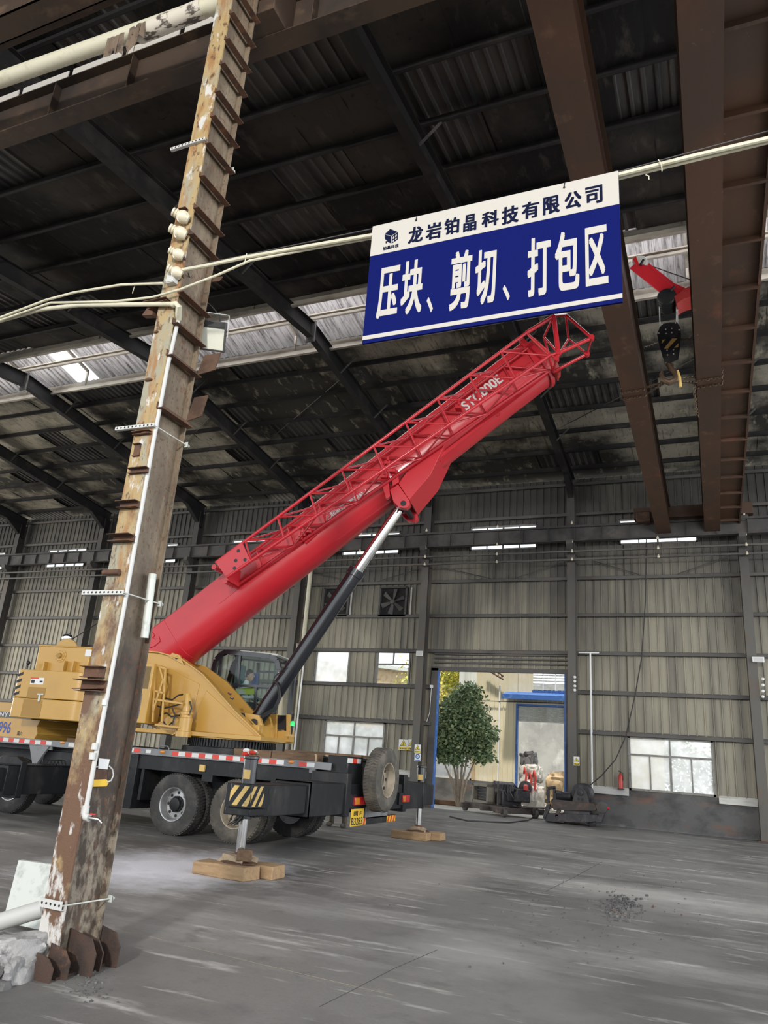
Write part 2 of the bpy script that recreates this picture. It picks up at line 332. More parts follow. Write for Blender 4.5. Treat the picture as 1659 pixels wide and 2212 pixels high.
MT['bagt'] = mat('tan_sacking', (.46,.34,.20), .85, 0, [((.30,.21,.12), 4, .5, .65)], .5, 8)
MT['rubbish'] = mat('dark_plastic_scrap', (.10,.10,.10), .6, 0, [((.25,.24,.23), 5, .55, .65)])
MT['strap'] = mat('red_strap', (.55,.06,.05), .7)
MT['engine'] = mat('oily_engine', (.028,.027,.032), .45, .2, [((.07,.06,.055), 7, .5, .7), ((.10,.05,.035), 11, .62, .72)])
MT['rigsteel'] = mat('rusty_dark_frame', (.045,.036,.032), .65, 0, [((.10,.06,.045), 4, .52, .68)])
MT['radiator'] = mat('olive_grey_cowl', (.16,.145,.11), .6, 0, [((.09,.08,.06), 5, .5, .7)])
MT['rubber'] = mat('black_rubber', (.014,.014,.015), .55)
MT['extred'] = mat('extinguisher_red', (.48,.03,.025), .35)
MT['galv'] = mat('galvanised_plate', (.55,.57,.53), .5, .1, [((.35,.37,.34), 9, .5, .7), ((.16,.10,.07), 3, .68, .74)])
MT['concrete'] = mat('broken_concrete', (.30,.295,.29), .95, 0, [((.12,.115,.11), 4, .45, .62), ((.48,.47,.46), 9, .56, .7)], .8, 18)
MT['chain'] = mat('rusty_chain', (.10,.065,.04), .5, .5)
MT['led'] = mat('led_panel', (.60,.60,.50), .3, 0, [], .3, 160)
MT['yard'] = mat('yard_concrete', (.42,.40,.36), .8, 0, [((.28,.26,.22), 1.2, .5, .7)])
MT['tealcloth'] = mat('teal_curtain', (.05,.12,.13), .8)
MT['hivis'] = mat('hi_vis_cloth', (.45,.55,.08), .7, 0, [((.5,.5,.45), 7, .55, .6)])
MT['mirrorg'] = mat('mirror_glass', (.6,.62,.65), .05, 1)
MT['mesh'] = mat('grille_mesh', (.17,.11,.04), .6)

# ------------------------------------------------------------------ lettering
def text_mesh(string, bold=0.0):
    cu = bpy.data.curves.new('lettering', 'FONT'); cu.body = string; cu.size = 1.0; cu.extrude = 0.0; cu.offset = bold
    cu.resolution_u = 4
    o = bpy.data.objects.new('lettering', cu); COL.objects.link(o)
    dg = bpy.context.evaluated_depsgraph_get(); dg.update()
    me = bpy.data.meshes.new_from_object(o.evaluated_get(dg)); bpy.data.objects.remove(o); bpy.data.curves.remove(cu)
    vs = [v.co.copy() for v in me.vertices]; fs = [list(p.vertices) for p in me.polygons]; bpy.data.meshes.remove(me)
    if not vs: return [Vector((0,0,0)), Vector((1,0,0)), Vector((1,1,0)), Vector((0,1,0))], [[0,1,2,3]]
    x0 = min(v.x for v in vs); x1 = max(v.x for v in vs); y0 = min(v.y for v in vs); y1 = max(v.y for v in vs)
    return [Vector(((v.x-x0)/max(x1-x0, 1e-5), (v.y-y0)/max(y1-y0, 1e-5), 0)) for v in vs], fs
def put_text(mb, string, o, ux, uy, bold=0.0):
    """fit the lettering into the parallelogram o, o+ux, o+uy; bold thickens the strokes by layered outlines"""
    vs, fs = text_mesh(string); o = Vector(o); ux = Vector(ux); uy = Vector(uy); nn = ux.cross(uy).normalized(); bx = bold/len(string)
    offs = [(0,0)] if not bold else [(dx*bx/2, dy*bold/2) for dx in (-1,-.33,.33,1) for dy in (-.5,.5)]
    for i, (dx, dy) in enumerate(offs):
        mb.add([o + ux*(bx/2+v.x*(1-bx)+dx) + uy*(bold/4+v.y*(1-bold/2)+dy) + nn*i*.00012 for v in vs], fs)
    return mb

# ================================================================== SETTING
YW = 28.8
o = MB()
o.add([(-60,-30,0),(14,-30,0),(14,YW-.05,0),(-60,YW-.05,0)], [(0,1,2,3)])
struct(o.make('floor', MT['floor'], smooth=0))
o = MB(); o.add([(-60,YW-.05,-.01),(14,YW-.05,-.01),(14,70,-.01),(-60,70,-.01)], [(0,1,2,3)])
struct(o.make('floor_yard', MT['yard'], smooth=0))

# ---- back wall: masonry plinth, ribbed sheet cut round the openings
DOOR = (-10.0, -5.0, 0, 5.12)
wins = []          # x0, x1, z0, z1
W1 = (-2.80, -.12, 1.25, 2.98); wins.append(W1)
a = at(705, 1556, Y=YW); b = at(832, 1560, Y=YW); W2 = (a.x, b.x, 1.25, 2.98); wins.append(W2)
a = at(686, 1406, Y=YW); b = at(751, 1476, Y=YW); W3 = (a.x, b.x, 4.52, 5.84); wins.append(W3)
a = at(817, 1409, Y=YW); b = at(883, 1478, Y=YW); W4 = (a.x, b.x, 4.52, 5.84); wins.append(W4)
STRIP = []
for k in range(7):
    xc = -1.55-6.0*k+(.05*k)
    for z0, z1 in ((10.08, 10.33), (10.80, 11.05)):
        STRIP.append((xc-1.36, xc+1.36, z0, z1))
def wall_regions(x0, x1, z0, z1, holes):
    xs = sorted({x0, x1, *[h[0] for h in holes], *[h[1] for h in holes]}); zs = sorted({z0, z1, *[h[2] for h in holes], *[h[3] for h in holes]})
    xs = [x for x in xs if x0 <= x <= x1]; zs = [z for z in zs if z0 <= z <= z1]
    for i in range(len(xs)-1):
        run = None
        for j in range(len(zs)-1):
            cx = (xs[i]+xs[i+1])/2; cz = (zs[j]+zs[j+1])/2
            hole = any(h[0] < cx < h[1] and h[2] < cz < h[3] for h in holes)
            if hole:
                if run: yield (xs[i], xs[i+1], run[0], run[1]); run = None
            else: run = (run[0], zs[j+1]) if run else (zs[j], zs[j+1])
        if run: yield (xs[i], xs[i+1], run[0], run[1])
o = MB()
for r in wall_regions(-52, 9.5, 1.2, 12.9, [DOOR]+wins+STRIP):
    o.sheet(r[0], r[1], (0, YW, r[2]), (0, YW, r[3]), (0,-1,0), .28, .062, .045)
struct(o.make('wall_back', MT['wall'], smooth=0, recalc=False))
o = MB()
o.box((-52, YW-.02, 0), (DOOR[0]-.2, YW+.22, 1.2)); o.box((DOOR[1]+.2, YW-.02, 0), (9.5, YW+.22, 1.2))
struct(o.make('wall_back_plinth', MT['masonry'], smooth=0))
def flashing(n, x0, x1):
    o = MB(); o.prism([(x0,YW-.02,1.20),(x0,YW-.07,1.16),(x0,YW-.09,1.02),(x0,YW-.10,1.02),(x0,YW-.085,1.20),(x0,YW-.03,1.27)], (x1-x0,0,0))
    struct(o.make('trim_%d' % n, MT['flash'], smooth=0))
flashing(1, DOOR[1]+.5, W1[0]-.05); flashing(2, W1[1]+.12, 9.4); flashing(3, W2[1]+.1, DOOR[0]-.25); flashing(4, -50, W2[0]-.1)

# ---- windows of the back wall
def window(n, r, cols, rows, gm, fr=.07, mull=.045, tops=None):
    x0, x1, z0, z1 = r; o = MB()
    for xx in (x0, x1): o.box((xx-fr/2, YW-.07, z0-fr/2), (xx+fr/2, YW+.05, z1+fr/2))
    for zz in (z0, z1): o.box((x0-fr/2, YW-.07, zz-fr/2), (x1+fr/2, YW+.05, zz+fr/2))
    f = struct(o.make('window_%d' % n, MT['frame'], smooth=0))
    for (zz0, zz1, nc) in rows:
        for k in range(nc):
            a = x0+(x1-x0)*k/nc; b = x0+(x1-x0)*(k+1)/nc
            p = MB().quad((a,YW,zz0),(b,YW,zz0),(b,YW,zz1),(a,YW,zz1)).make('pane', gm, f, smooth=0)
        mm = MB()
        for k in range(1, nc):
            a = x0+(x1-x0)*k/nc; w = mull*(1.6 if (nc == 4 and k == 2) else 1); mm.box((a-w/2, YW-.06, zz0), (a+w/2, YW+.03, zz1))
        if zz1 < z1-.01: mm.box((x0, YW-.065, zz1-.03), (x1, YW+.03, zz1+.03))
        if mm.v: mm.make('mullion', MT['frame'], f, smooth=0)
    return f
zt = W1[3]-.58
window(1, W1, 4, [(W1[2], zt, 4), (zt, W1[3], 2)], MT['frost'])
window(2, W2, 4, [(W2[2], zt, 4), (zt, W2[3], 2)], MT['frost'])
window(3, W3, 2, [(W3[2], W3[3], 1)], MT['frost'])
window(4, W4, 2, [(W4[2], W4[3]-.5, 1), (W4[3]-.5, W4[3], 2)], MT['pane'])
for i, r in enumerate(STRIP):
    window(5+i, r, 4, [(r[2], r[3], 4)], MT['pane'], .05, .04)

# ---- door: blue-edged steel jambs, head
o = MB(); o.box((DOOR[0]-.28, YW-.12, 0), (DOOR[0], YW+.1, DOOR[3]+.1)); o.box((DOOR[1], YW-.10, 0), (DOOR[1]+.30, YW+.1, DOOR[3]+.1))
o.box((DOOR[0]-.28, YW-.12, DOOR[3]), (DOOR[1]+.3, YW+.1, DOOR[3]+.16))
d = struct(o.make('door_1', MT['steelgirt'], smooth=0))
MB().box((DOOR[0]-.02, YW-.135, 0), (DOOR[0]+.025, YW+.06, DOOR[3])).make('jamb_edge', MT['blue'], d, smooth=0)
MB().box((DOOR[1]-.035, YW-.12, 0), (DOOR[1]+.01, YW+.06, DOOR[3])).make('jamb_edge', MT['blue'], d, smooth=0)

# ---- girts along the wall
for k, z in enumerate((3.06, 4.46, 5.88, 7.31, 8.74, 10.44, 11.35, 12.62)):
    o = MB(); segs = [(-52, 9.5)] if z > 5.2 else [(-52, DOOR[0]-.2), (DOOR[1]+.2, 9.5)]
    for s0, s1 in segs:
        o.box((s0, YW-.20, z+.055), (s1, YW-.035, z+.065)); o.box((s0, YW-.20, z-.065), (s1, YW-.195, z+.06)); o.box((s0, YW-.20, z-.065), (s1, YW-.15, z-.058))
        o.box((s0, YW-.04, z+.0), (s1, YW-.036, z+.10))
    struct(o.make('trim_%d' % (10+k), MT['steelgirt'], smooth=0))
o = MB()
for z in (5.45, 5.62, 5.78): o.box((DOOR[0]-.2, YW-.16, z-.03), (DOOR[1]+.2, YW-.05, z+.03))
struct(o.make('trim_20', MT['steelgirt'], smooth=0))

# ---- roof: steel frames, purlins, insulation, sheets, ridge monitor
def zr(y):           # underside of a rafter
    return 12.35+(28.6-y)*.114 if y > 17.2 else (13.65-(17.2-y)*.114 if y > 5.2 else 12.28+(5.2-y)*.114)
COLX = [7.25, 1.3, -4.68, -10.62, -16.6, -22.6, -28.6, -34.6, -40.6, -46.6]
def ibeam(o, p, q, w, h, up=(0,0,1), tf=.016, tw=.012):
    p = Vector(p); q = Vector(q); d = (q-p).normalized(); x = d.cross(Vector(up)).normalized(); z = x.cross(d)
    o.beam(p+z*(h/2-tf/2), q+z*(h/2-tf/2), w, tf, up); o.beam(p-z*(h/2-tf/2), q-z*(h/2-tf/2), w, tf, up); o.beam(p, q, tw, h-2*tf, up)
RAFTLAB = {7.25: 'right of the brown crane girders, last frame in the picture'}
def nth(i): return ['first','second','third','fourth','fifth','sixth','seventh','eighth','ninth','tenth'][i]
for i, x in enumerate(COLX):
    t = thing('roof_rafter', 'dark steel I-beam roof rafter, %s frame counted from the right end of the hall' % nth(i), 'rafter', (x, 17.2, 13.65), 'roof rafters of the truck bay')
    for ya, yb in ((28.6, 17.2), (17.2, 5.2)):
        o = MB(); ibeam(o, (x, ya, zr(ya)+.25), (x, yb, zr(yb)+.25), .22, .5)
        o.make('rafter_beam', MT['roofdark'], t, smooth=0)
    o = MB(); o.prism([(x-.1,28.5,zr(28.5)),(x-.1,27.2,zr(27.2)),(x-.1,28.5,11.7)], (.2,0,0)); o.make('haunch', MT['roofdark'], t, smooth=0)
    o = MB(); o.box((x-.14, 17.17, 13.5), (x+.14, 17.23, 14.2)); o.make('splice_plate', MT['steel'], t, smooth=0)
    for y in (24.8, 22.0, 19.2, 13.4, 10.6):
        o = MB(); o.beam((x+.02, y, zr(y)+.03), (x+.55, y, zr(y)+.56), .04, .04); o.make('fly_brace', MT['steel'], t, smooth=0)
    # monitor frame on this rafter and midway
for ys, nm in (([27.9, 26.5, 25.1, 23.7, 22.3, 20.9, 19.6], 'far'), ([14.8, 13.4, 12.0, 10.6, 9.2, 7.8, 6.4], 'near')):
    for i, y in enumerate(ys):
        z = zr(y)+.5; o = MB()
        o.box((-52, y-.004, z), (9.5, y+.004, z+.2)); o.box((-52, y-.07, z), (9.5, y, z+.008)); o.box((-52, y, z+.192), (9.5, y+.07, z+.2))
        tag(o.make('roof_purlin', MT['roofdark'], smooth=0), 'dark steel roof purlin on the %s slope, %s one down from the ridge opening' % ('back' if nm == 'far' else 'front', nth(len(ys)-1-i) if nm == 'far' else nth(i)), 'purlin', 'roof purlins')
YF, YN = 18.45, 15.95
for y, lab in ((YF, 'far'), (YN, 'near')):
    z = zr(y)+.42; o = MB(); o.box((-52, y-.05, z), (9.5, y+.05, z+.14)); s = 1 if y == YF else -1
    o.box((-52, y-.012, z+.14), (9.5, y+.012, z+.34))
    tag(o.make('ridge_edge_beam', MT['monrail'], smooth=0), 'pale edge beam along the %s side of the ridge opening' % lab, 'roof beam', 'edge beams of the ridge opening')
o = MB(); o.tube([(-52,17.2,14.30),(9.5,17.2,14.30)], .055, 8); o.box((-52,17.12,14.38), (9.5,17.28,14.42))
tag(o.make('ridge_tie_pipe', MT['monrail']), 'pale tie pipe running along the middle of the ridge opening', 'pipe')
ZE, ZM = 14.72, 15.05
for i in range(20):
    x = 7.25-3.0*i-1.2
    t = thing('monitor_frame', 'pale welded frame carrying the ridge monitor roof, %s of its row' % ('one'), 'roof frame', (x, 17.2, 14.2), 'ridge monitor frames')
    t['label'] = 'pale post and strut frame under the ridge monitor roof'
    for y in (YF, YN):
        MB().beam((x, y, zr(y)+.5), (x, y, ZE), .07, .07).make('post', MT['monrail'], t, smooth=0)
        MB().beam((x, y, ZE-.02), (x, 17.2, ZM-.03), .07, .10).make('strut', MT['monrail'], t, smooth=0)
# sheets and blankets
def slope(y0, y1, dz): return (0, y0, zr(y0)+dz), (0, y1, zr(y1)+dz)
o = MB()
for y0, y1 in ((29.3, YF+.02), (YN-.02, 5.15), (5.15, -9.0)):
    a, b = slope(y0, y1, .80); nz = Vector((0,0,-1)); o.sheet(-52, 9.5, a, b, nz, .25, .09, .04)
struct(o.make('ceiling', MT['sootsheet'], smooth=0, recalc=False))
rnd = random.Random(3)
def blanket(o, y0, y1, miss):
    x = -52.0
    while x < 9.4:
        w = rnd.choice([1.2, 1.2, 2.4, 1.8, 1.2]); w = min(w, 9.5-x)
        if rnd.random() > miss:
            a, b = slope(y0, y1, .70+rnd.uniform(-.012, .012)); dy = rnd.uniform(0, .12)
            n = 4; vs = []; fs = []
            for i in range(n+1):
                for j in range(4):
                    t = j/3; yy = a[1]+(b[1]-a[1])*t; zz = a[2]+(b[2]-a[2])*t - .03*math.sin(PI*t)*rnd.uniform(.2, 1.2)
                    vs.append((x+w*i/n, yy, zz))
            for i in range(n):
                for j in range(3): fs.append((i*4+j, i*4+j+1, i*4+j+5, i*4+j+4))
            o.add(vs, fs)
        x += w
o = MB(); yy = [29.0, 27.9, 26.5, 25.1, 23.7, 22.3, 20.9, 19.6, 18.5]
for i in range(len(yy)-1): blanket(o, yy[i], yy[i+1], .16)
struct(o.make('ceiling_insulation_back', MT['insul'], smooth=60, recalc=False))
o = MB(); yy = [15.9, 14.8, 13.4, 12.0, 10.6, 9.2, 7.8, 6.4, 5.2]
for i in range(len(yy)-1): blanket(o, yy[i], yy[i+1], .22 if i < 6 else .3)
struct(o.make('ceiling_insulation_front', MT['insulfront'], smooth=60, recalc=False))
# ridge monitor roof with two clear sheets
o = MB(); g = MB()
CL = (-22.05, -20.95)
for y, yr in ((YF+.75, 17.2), (YN-.75, 17.2)):
    zz = ZE-.12
    for x0, x1, tgt in ((-52, CL[0], o), (CL[0], CL[1], g), (CL[1], 9.5, o)):
        tgt.sheet(x0, x1, (0,y,zz+.06), (0,yr,ZM+.10), (0,0,-1), .25, .07, .03)
struct(o.make('ceiling_monitor', MT['roofsheet'], smooth=0, recalc=False))
struct(g.make('window_30', MT['skylight'], smooth=0, recalc=False))

# ---- over the column line at upper left: gutter beam, white pipe, walkway lattice
qa = at(0, 62, Y=5.2)
o = MB(); o.box((-52,5.0,qa.z-.1),(-1.0,5.02,qa.z+.35)); o.box((-52,5.0,qa.z-.1),(-1.0,5.35,qa.z-.08)); o.box((-52,5.33,qa.z-.1),(-1.0,5.35,qa.z+.35)); o.box((-52,5.42,qa.z+.05),(-1.0,5.52,qa.z+.3))
tag(o.make('valley_gutter', MT['gutter'], smooth=0), 'brown steel valley gutter above the front column line at the top left corner', 'gutter')
pa, pb = at(-20, 180, Y=4.98), at(455, 13, Y=4.98); t = thing('roof_pipe', 'thick pale pipe with peeling lagging high up at the top left', 'pipe', pa)
pe = pb+(pb-pa).normalized()*.25; ps = pa-(pb-pa).normalized()*8
MB().tube([ps, pb], .10, 18).make('pipe_run', MT['cream'], t)
MB().tube([pb, pe], .12, 18).make('coupling', MT['cream'], t)
def ragged(c, w, h, seed):
    rn = random.Random(seed); o = MB(); n = 7; top = []; bot = []
    for i in range(n+1):
        x = c.x-w/2+w*i/n; top.append(Vector((x, c.y-.115+rn.uniform(-.01,.01), c.z+.02))); bot.append(Vector((x+rn.uniform(-.03,.03), c.y-.10+rn.uniform(-.03,.03), c.z-h*rn.uniform(.45,1.0))))
    o.add(top+bot, [(i,i+1,n+2+i,n+1+i) for i in range(n)]); return o
for i, (p, w, h) in enumerate((((264,96),.26,.34), ((305,78),.16,.42), ((312,72),.22,.2))):
    q = at(*p, Y=4.98); ragged(q, w, h, i+3).make('torn_lagging', MT['lagging'], t, smooth=0, recalc=False)
q0_, q1_ = at(300, 75, Y=4.98), at(440, 18, Y=4.98); MB().tube([q0_, q1_], .108, 18).make('flaking_wrap', MT['wrap'], t)
t = thing('walkway_lattice', 'brown angle iron lattice beside the runway beam at upper left', 'lattice', (-7, 6.4, 10.5))
MB().box((-22, 6.7, 11.55), (-4.8, 6.78, 11.63)).make('chord', MT['gutter'], t, smooth=0)
for k in range(9):
    x = -5.0-1.4*k; MB().beam((x,5.7,10.55), (x-.7,6.72,11.58), .06, .06).make('diagonal', MT['gutter'], t, smooth=0); MB().beam((x-.7,6.72,11.58), (x-1.4,5.7,10.55), .06, .06).make('diagonal', MT['gutter'], t, smooth=0)
for k in range(5):
    x = -5.1-1.0*k; tag(MB().box((x-.93,5.66,10.58),(x-.02,5.675,10.86)).make('side_panel', MT['signwhite'], smooth=0), 'pale panel on top of the runway beam at upper left, %s from the column' % nth(k), 'panel', 'pale panels on the runway beam')
for p0, p1 in (((560,30),(606,130)), ):
    a = at(548, 95, Y=5.55); tag(MB().box((a.x+.1,5.2,9.86),(a.x+.5,5.75,10.5)).make('runway_bracket', MT['gutter'], None, .01), 'brown bracket box on the column head carrying the runway beam', 'bracket')

# ---- wall columns
def hcol(o, x, y, w, d, z0, z1, tf=.016, tw=.01):      # flanges face +-Y
    o.box((x-w/2, y-d/2, z0), (x+w/2, y-d/2+tf, z1)); o.box((x-w/2, y+d/2-tf, z0), (x+w/2, y+d/2, z1)); o.box((x-tw/2, y-d/2+tf, z0), (x+tw/2, y+d/2-tf, z1))
COLLAB = ['beyond the right edge of the picture', 'at the right edge of the picture, right of the wide lower window', 'with a yellow warning sign, at the right side of the doorway',
          'at the left side of the doorway behind the far outrigger jack', 'beside the crane cab, left of the two bright upper windows', 'behind the red boom foot', 'left of the rusty front column',
          'at the far left of the back wall', 'last but one on the far left, mostly out of frame', 'outermost on the left, out of frame']
for i, x in enumerate(COLX):
    t = thing('wall_column', 'dark steel H column of the back wall %s' % COLLAB[i], 'column', (x, 28.4, 0), 'back wall columns')
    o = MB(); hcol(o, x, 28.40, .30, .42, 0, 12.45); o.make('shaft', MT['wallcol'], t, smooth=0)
    o = MB(); o.prism([(x-.12,28.2,10.05),(x-.12,27.75,10.05),(x-.12,27.75,9.9),(x-.12,28.2,9.55)], (.24,0,0)); o.make('runway_bracket', MT['steel'], t, smooth=0)
    MB().box((x-.25, 28.1, 0), (x+.25, 28.7, .03)).make('base_plate', MT['rust'], t, smooth=0)
# ---- crane runway beams (back wall and column line)
def runway(y, z0, h, label, x0=-52, x1=9.5, st=1.0, mt='steel'):
    t = thing('runway_beam', label, 'beam', (x0, y, z0))
    o = MB(); ibeam(o, (x0,y,z0+h/2), (x1,y,z0+h/2), .26, h); o.make('beam', MT[mt], t, smooth=0)
    o = MB(); x = x0+.5
    while x < x1: o.box((x-.006, y-.12, z0+.02), (x+.006, y+.12, z0+h-.02)); x += st
    o.make('stiffener', MT[mt], t, smooth=0)
    MB().box((x0, y-.035, z0+h), (x1, y+.035, z0+h+.09)).make('rail', MT[mt], t, smooth=0)
runway(28.0, 10.04, .56, 'dark crane runway beam along the back wall between two rows of strip windows')
runway(5.62, 9.85, .62, 'brown crane runway beam on the front column line at upper left', st=1.4, mt='gutter')
for k, z in enumerate((9.62, 9.30)):
    o = MB(); o.box((-52, 27.86, z-.03), (9.5, 27.94, z+.03))
    for x in COLX[:8]: o.box((x-.03, 27.9, z-.02), (x+.03, 28.2, z+.02))
    tag(o.make('conductor_rail', MT['steelgirt'], smooth=0), 'thin dark conductor rail under the back runway beam, %s of two' % ('upper', 'lower')[k], 'rail', 'conductor rails')
n = 0
for x in (1.3, -1.6, -4.68, -7.6, -10.62, -13.6):
    for z in (10.75, 10.0, 9.62, 9.3):
        o = MB(); o.lathe((x+.1, 27.845, z-.05), (0,0,1), [(0,.03),(.02,.045),(.06,.045),(.08,.03),(.12,.02)], 8)
        tag(o.make('insulator', MT['porcelain']), 'small pale insulator on the conductor rail of the back wall', 'insulator', 'small insulators on the back runway'); n += 1
# thin bracing rods on the wall
for i, (a, b) in enumerate([((-9.9,28.55,9.3),(-7.9,28.55,8.8)), ((-6.9,28.55,8.8),(-5.0,28.55,9.4)), ((-3.9,28.55,9.4),(-2.2,28.55,8.8)), ((-.9,28.55,8.8),(.8,28.55,9.4)), ((-16.1,28.55,9.3),(-14,28.55,8.8)), ((-12.9,28.55,8.8),(-11,28.55,9.3))]):
    tag(MB().tube([a, b], .018, 6).make('brace_rod', MT['steel']), 'thin brace rod on the wall just below the back runway beam', 'rod', 'wall brace rods')
# ---- roof brace rods
for i, (x, y0, y1) in enumerate([(-10.6, 26.5, 22.3), (-16.6, 24, 20), (-4.7, 25, 21), (-22.6, 25, 21)]):
    tag(MB().tube([(x, y0, zr(y0)+.62), (x+5.9, y1, zr(y1)+.62)], .014, 6).make('brace_rod', MT['steel']), 'thin diagonal brace rod under the back roof slope', 'rod', 'roof brace rods')

# ================================================================== FRONT COLUMN
CX0, CX1, CY0, CY1 = -4.66, -4.45, 4.75, 5.18
t = thing('steel_column', 'rusty ochre steel H column with angle iron rungs standing in broken concrete at front left', 'column', (-4.555, 4.96, 0))
MB().box((CX0, CY0, 0), (CX1, CY0+.016, 12.6)).make('front_flange', MT['colflange'], t, smooth=0)
MB().box((CX0, CY1-.016, 0), (CX1, CY1, 12.6)).make('rear_flange', MT['colweb'], t, smooth=0)
MB().box((-4.52, CY0+.016, 0), (-4.508, CY1-.016, 12.6)).make('web', MT['colweb'], t, smooth=0)
def angle_rung(z, y0=CY0-.01, y1=CY1+.02, x=CX1, w=.065, tilt=0):
    o = MB(); o.box((x-.004, y0, z-.032), (x+.004, y1, z+.032)); o.box((x-.004, y0, z-.034), (x+w, y1, z-.027)); return o
zs = []
for p in [(497,27),(485,80),(475,133),(462,190),(452,243),(440,300),(428,372),(415,440),(417,510),(388,628),(374,693),(362,762),(342,876)]:
    zs.append(at(*p, X=CX1).z)
for z in [zs[0]+.38, zs[0]+.76, zs[0]+1.14] + zs:
    angle_rung(z).make('rung', MT['rust'], t, smooth=0)
# short plates standing off behind the column
for p, w, h in (((447, 610), .16, .10), ((441, 790), .15, .26), ((418, 885), .12, .30), ((382, 715), .10, .12)):
    q = at(*p, Y=5.22); MB().prism([(q.x-.02,5.16,q.z-h/2),(q.x+w,5.20,q.z-h*.3),(q.x+w*1.05,5.24,q.z+h/2),(q.x,5.20,q.z+h*.4)], (0,.012,0)).make('side_plate', MT['platebr'], t, smooth=0)
# welded scraps across the front flange
def front_scrap(px, py, w, h, d=.05, lip=True):
    q = at(px, py, Y=CY0); o = MB(); o.box((q.x-w/2, CY0-.008, q.z-h/2), (q.x+w/2, CY0, q.z+h/2))
    if lip: o.box((q.x-w/2-.01, CY0-d, q.z+h/2-.006), (q.x+w/2, CY0, q.z+h/2)); o.box((q.x-w/2, CY0-d*.8, q.z-h/2), (q.x+w/2+.005, CY0, q.z-h/2+.006))
    o.make('welded_bracket', MT['rust'], t, smooth=0)
for a in ((396,462,.11,.075), (345,658,.26,.03,.08), (310,937,.19,.03), (297,973,.07,.12,.03), (302,1018,.20,.05), (281,1092,.21,.06,.07), (268,1165,.23,.06,.09), (205,1452,.22,.09,.06), (203,1482,.26,.09,.10)):
    front_scrap(*a)
q = at(338, 668, Y=CY0); MB().prism([(q.x-.14,CY0-.02,q.z+.09),(q.x-.02,CY0-.02,q.z+.06),(q.x-.02,CY0-.02,q.z+.02),(q.x-.09,CY0-.02,q.z),(q.x-.02,CY0-.02,q.z-.03),(q.x-.02,CY0-.02,q.z-.07),(q.x-.15,CY0-.02,q.z-.05),(q.x-.10,CY0-.02,q.z+.02)], (0,.06,0)).make('side_stub', MT['rust'], t, smooth=0)
q = at(245, 1238, Y=CY0); MB().tube([(q.x-.08,CY0-.03,q.z),(q.x+.09,CY0-.03,q.z)], .024, 12).make('pipe_stub', MT['rust'], t)
q = at(188, 1475, Y=CY0)
MB().prism([(q.x-.05,CY0-.01,q.z-.05),(q.x+.20,CY0-.01,q.z-.04),(q.x+.21,CY0-.10,q.z-.05),(q.x-.06,CY0-.09,q.z-.06)], (0,0,.008)).make('bent_ledge', MT['rust'], t, smooth=0)
for p, r_ in (((338,718),.02), ((322,821),.028), ((316,935),.03)):
    q = at(*p, Y=CY0); MB().ball((q.x,CY0-.01,q.z), r_, 8, 6, (1.6,.7,.6)).make('weld_lump', MT['rust'], t)
# grey bar hanging at the rear flange
a = at(330, 1240, X=CX1+.01); b = at(312, 1378, X=CX1+.01)
MB().tube([a, b], .035, 10).make('side_tube', MT['galv'], t)
# foot stiffeners
for y, z, dx in ((4.74, .20, .08), (4.90, .27, .16), (5.05, .22, .10), (5.19, .26, .13), (4.62, .16, .05)):
    MB().prism([(CX1-.06,y,-.01),(CX1+dx+.05,y,-.01),(CX1+dx+.06,y,z*.55),(CX1+dx,y,z*.9),(CX1+.0,y,z),(CX1-.06,y,z*1.05)], (0,.014,0)).make('foot_plate', MT['rustdk'], t, smooth=0)
MB().box((CX0-.05, CY0-.05, -.01), (CX1+.08, CY1+.06, .018)).make('base_plate', MT['rustdk'], t, smooth=0)

# insulators on the column
ORD = ['topmost', 'second', 'third', 'lowest']
for i, p in enumerate(((394,468),(388,503),(384,549),(381,588))):
    q = at(*p, Y=4.69); t2 = thing('insulator', 'cream porcelain insulator on the rusty column, %s of the four' % ORD[i], 'insulator', q, 'porcelain insulators on the column')
    ax = Vector((-.72,-.62,.30)); s = 1.0 if i < 2 else .86
    pr = [(-.07,.02),(-.066,.046),(-.035,.064),(.0,.067),(.025,.060),(.042,.046),(.048,.040),(.054,.040),(.058,.047),(.070,.049),(.074,.044),(.075,.03)]
    MB().lathe(q, ax, [(a*s, b*s) for a, b in pr], 18).make('body', MT['porcelain'], t2)
    o = MB(); c = Vector(q)+ax.normalized()*.098*s; o.lathe(c-ax.normalized()*.022*s, ax, [(0,.034*s),(.008*s,.034*s),(.010*s,.045*s),(.026*s,.043*s),(.03*s,.03*s)], 16); o.make('cap', MT['porcelain'], t2)
    MB().tube([Vector(q)-ax.normalized()*.06, Vector((q.x+.05, CY0+.005, q.z-.03))], .012, 8).make('pin', MT['rust'], t2)
q = at(371, 602, Y=4.71)
t2 = thing('junction_box', 'white square junction box under the lowest insulator on the column', 'junction box', q)
MB().box((q.x-.05,4.69,q.z-.055), (q.x+.05,CY0,q.z+.055)).make('box', MT['white'], t2, bevel=.004)
MB().box((q.x-.043,4.684,q.z-.048), (q.x+.043,4.69,q.z+.048)).make('lid', MT['white'], t2, bevel=.002)
for d in (-.075, .075): MB().tube([(q.x+d*.6,4.72,q.z), (q.x+d,4.72,q.z)], .016, 8).make('gland', MT['white'], t2)

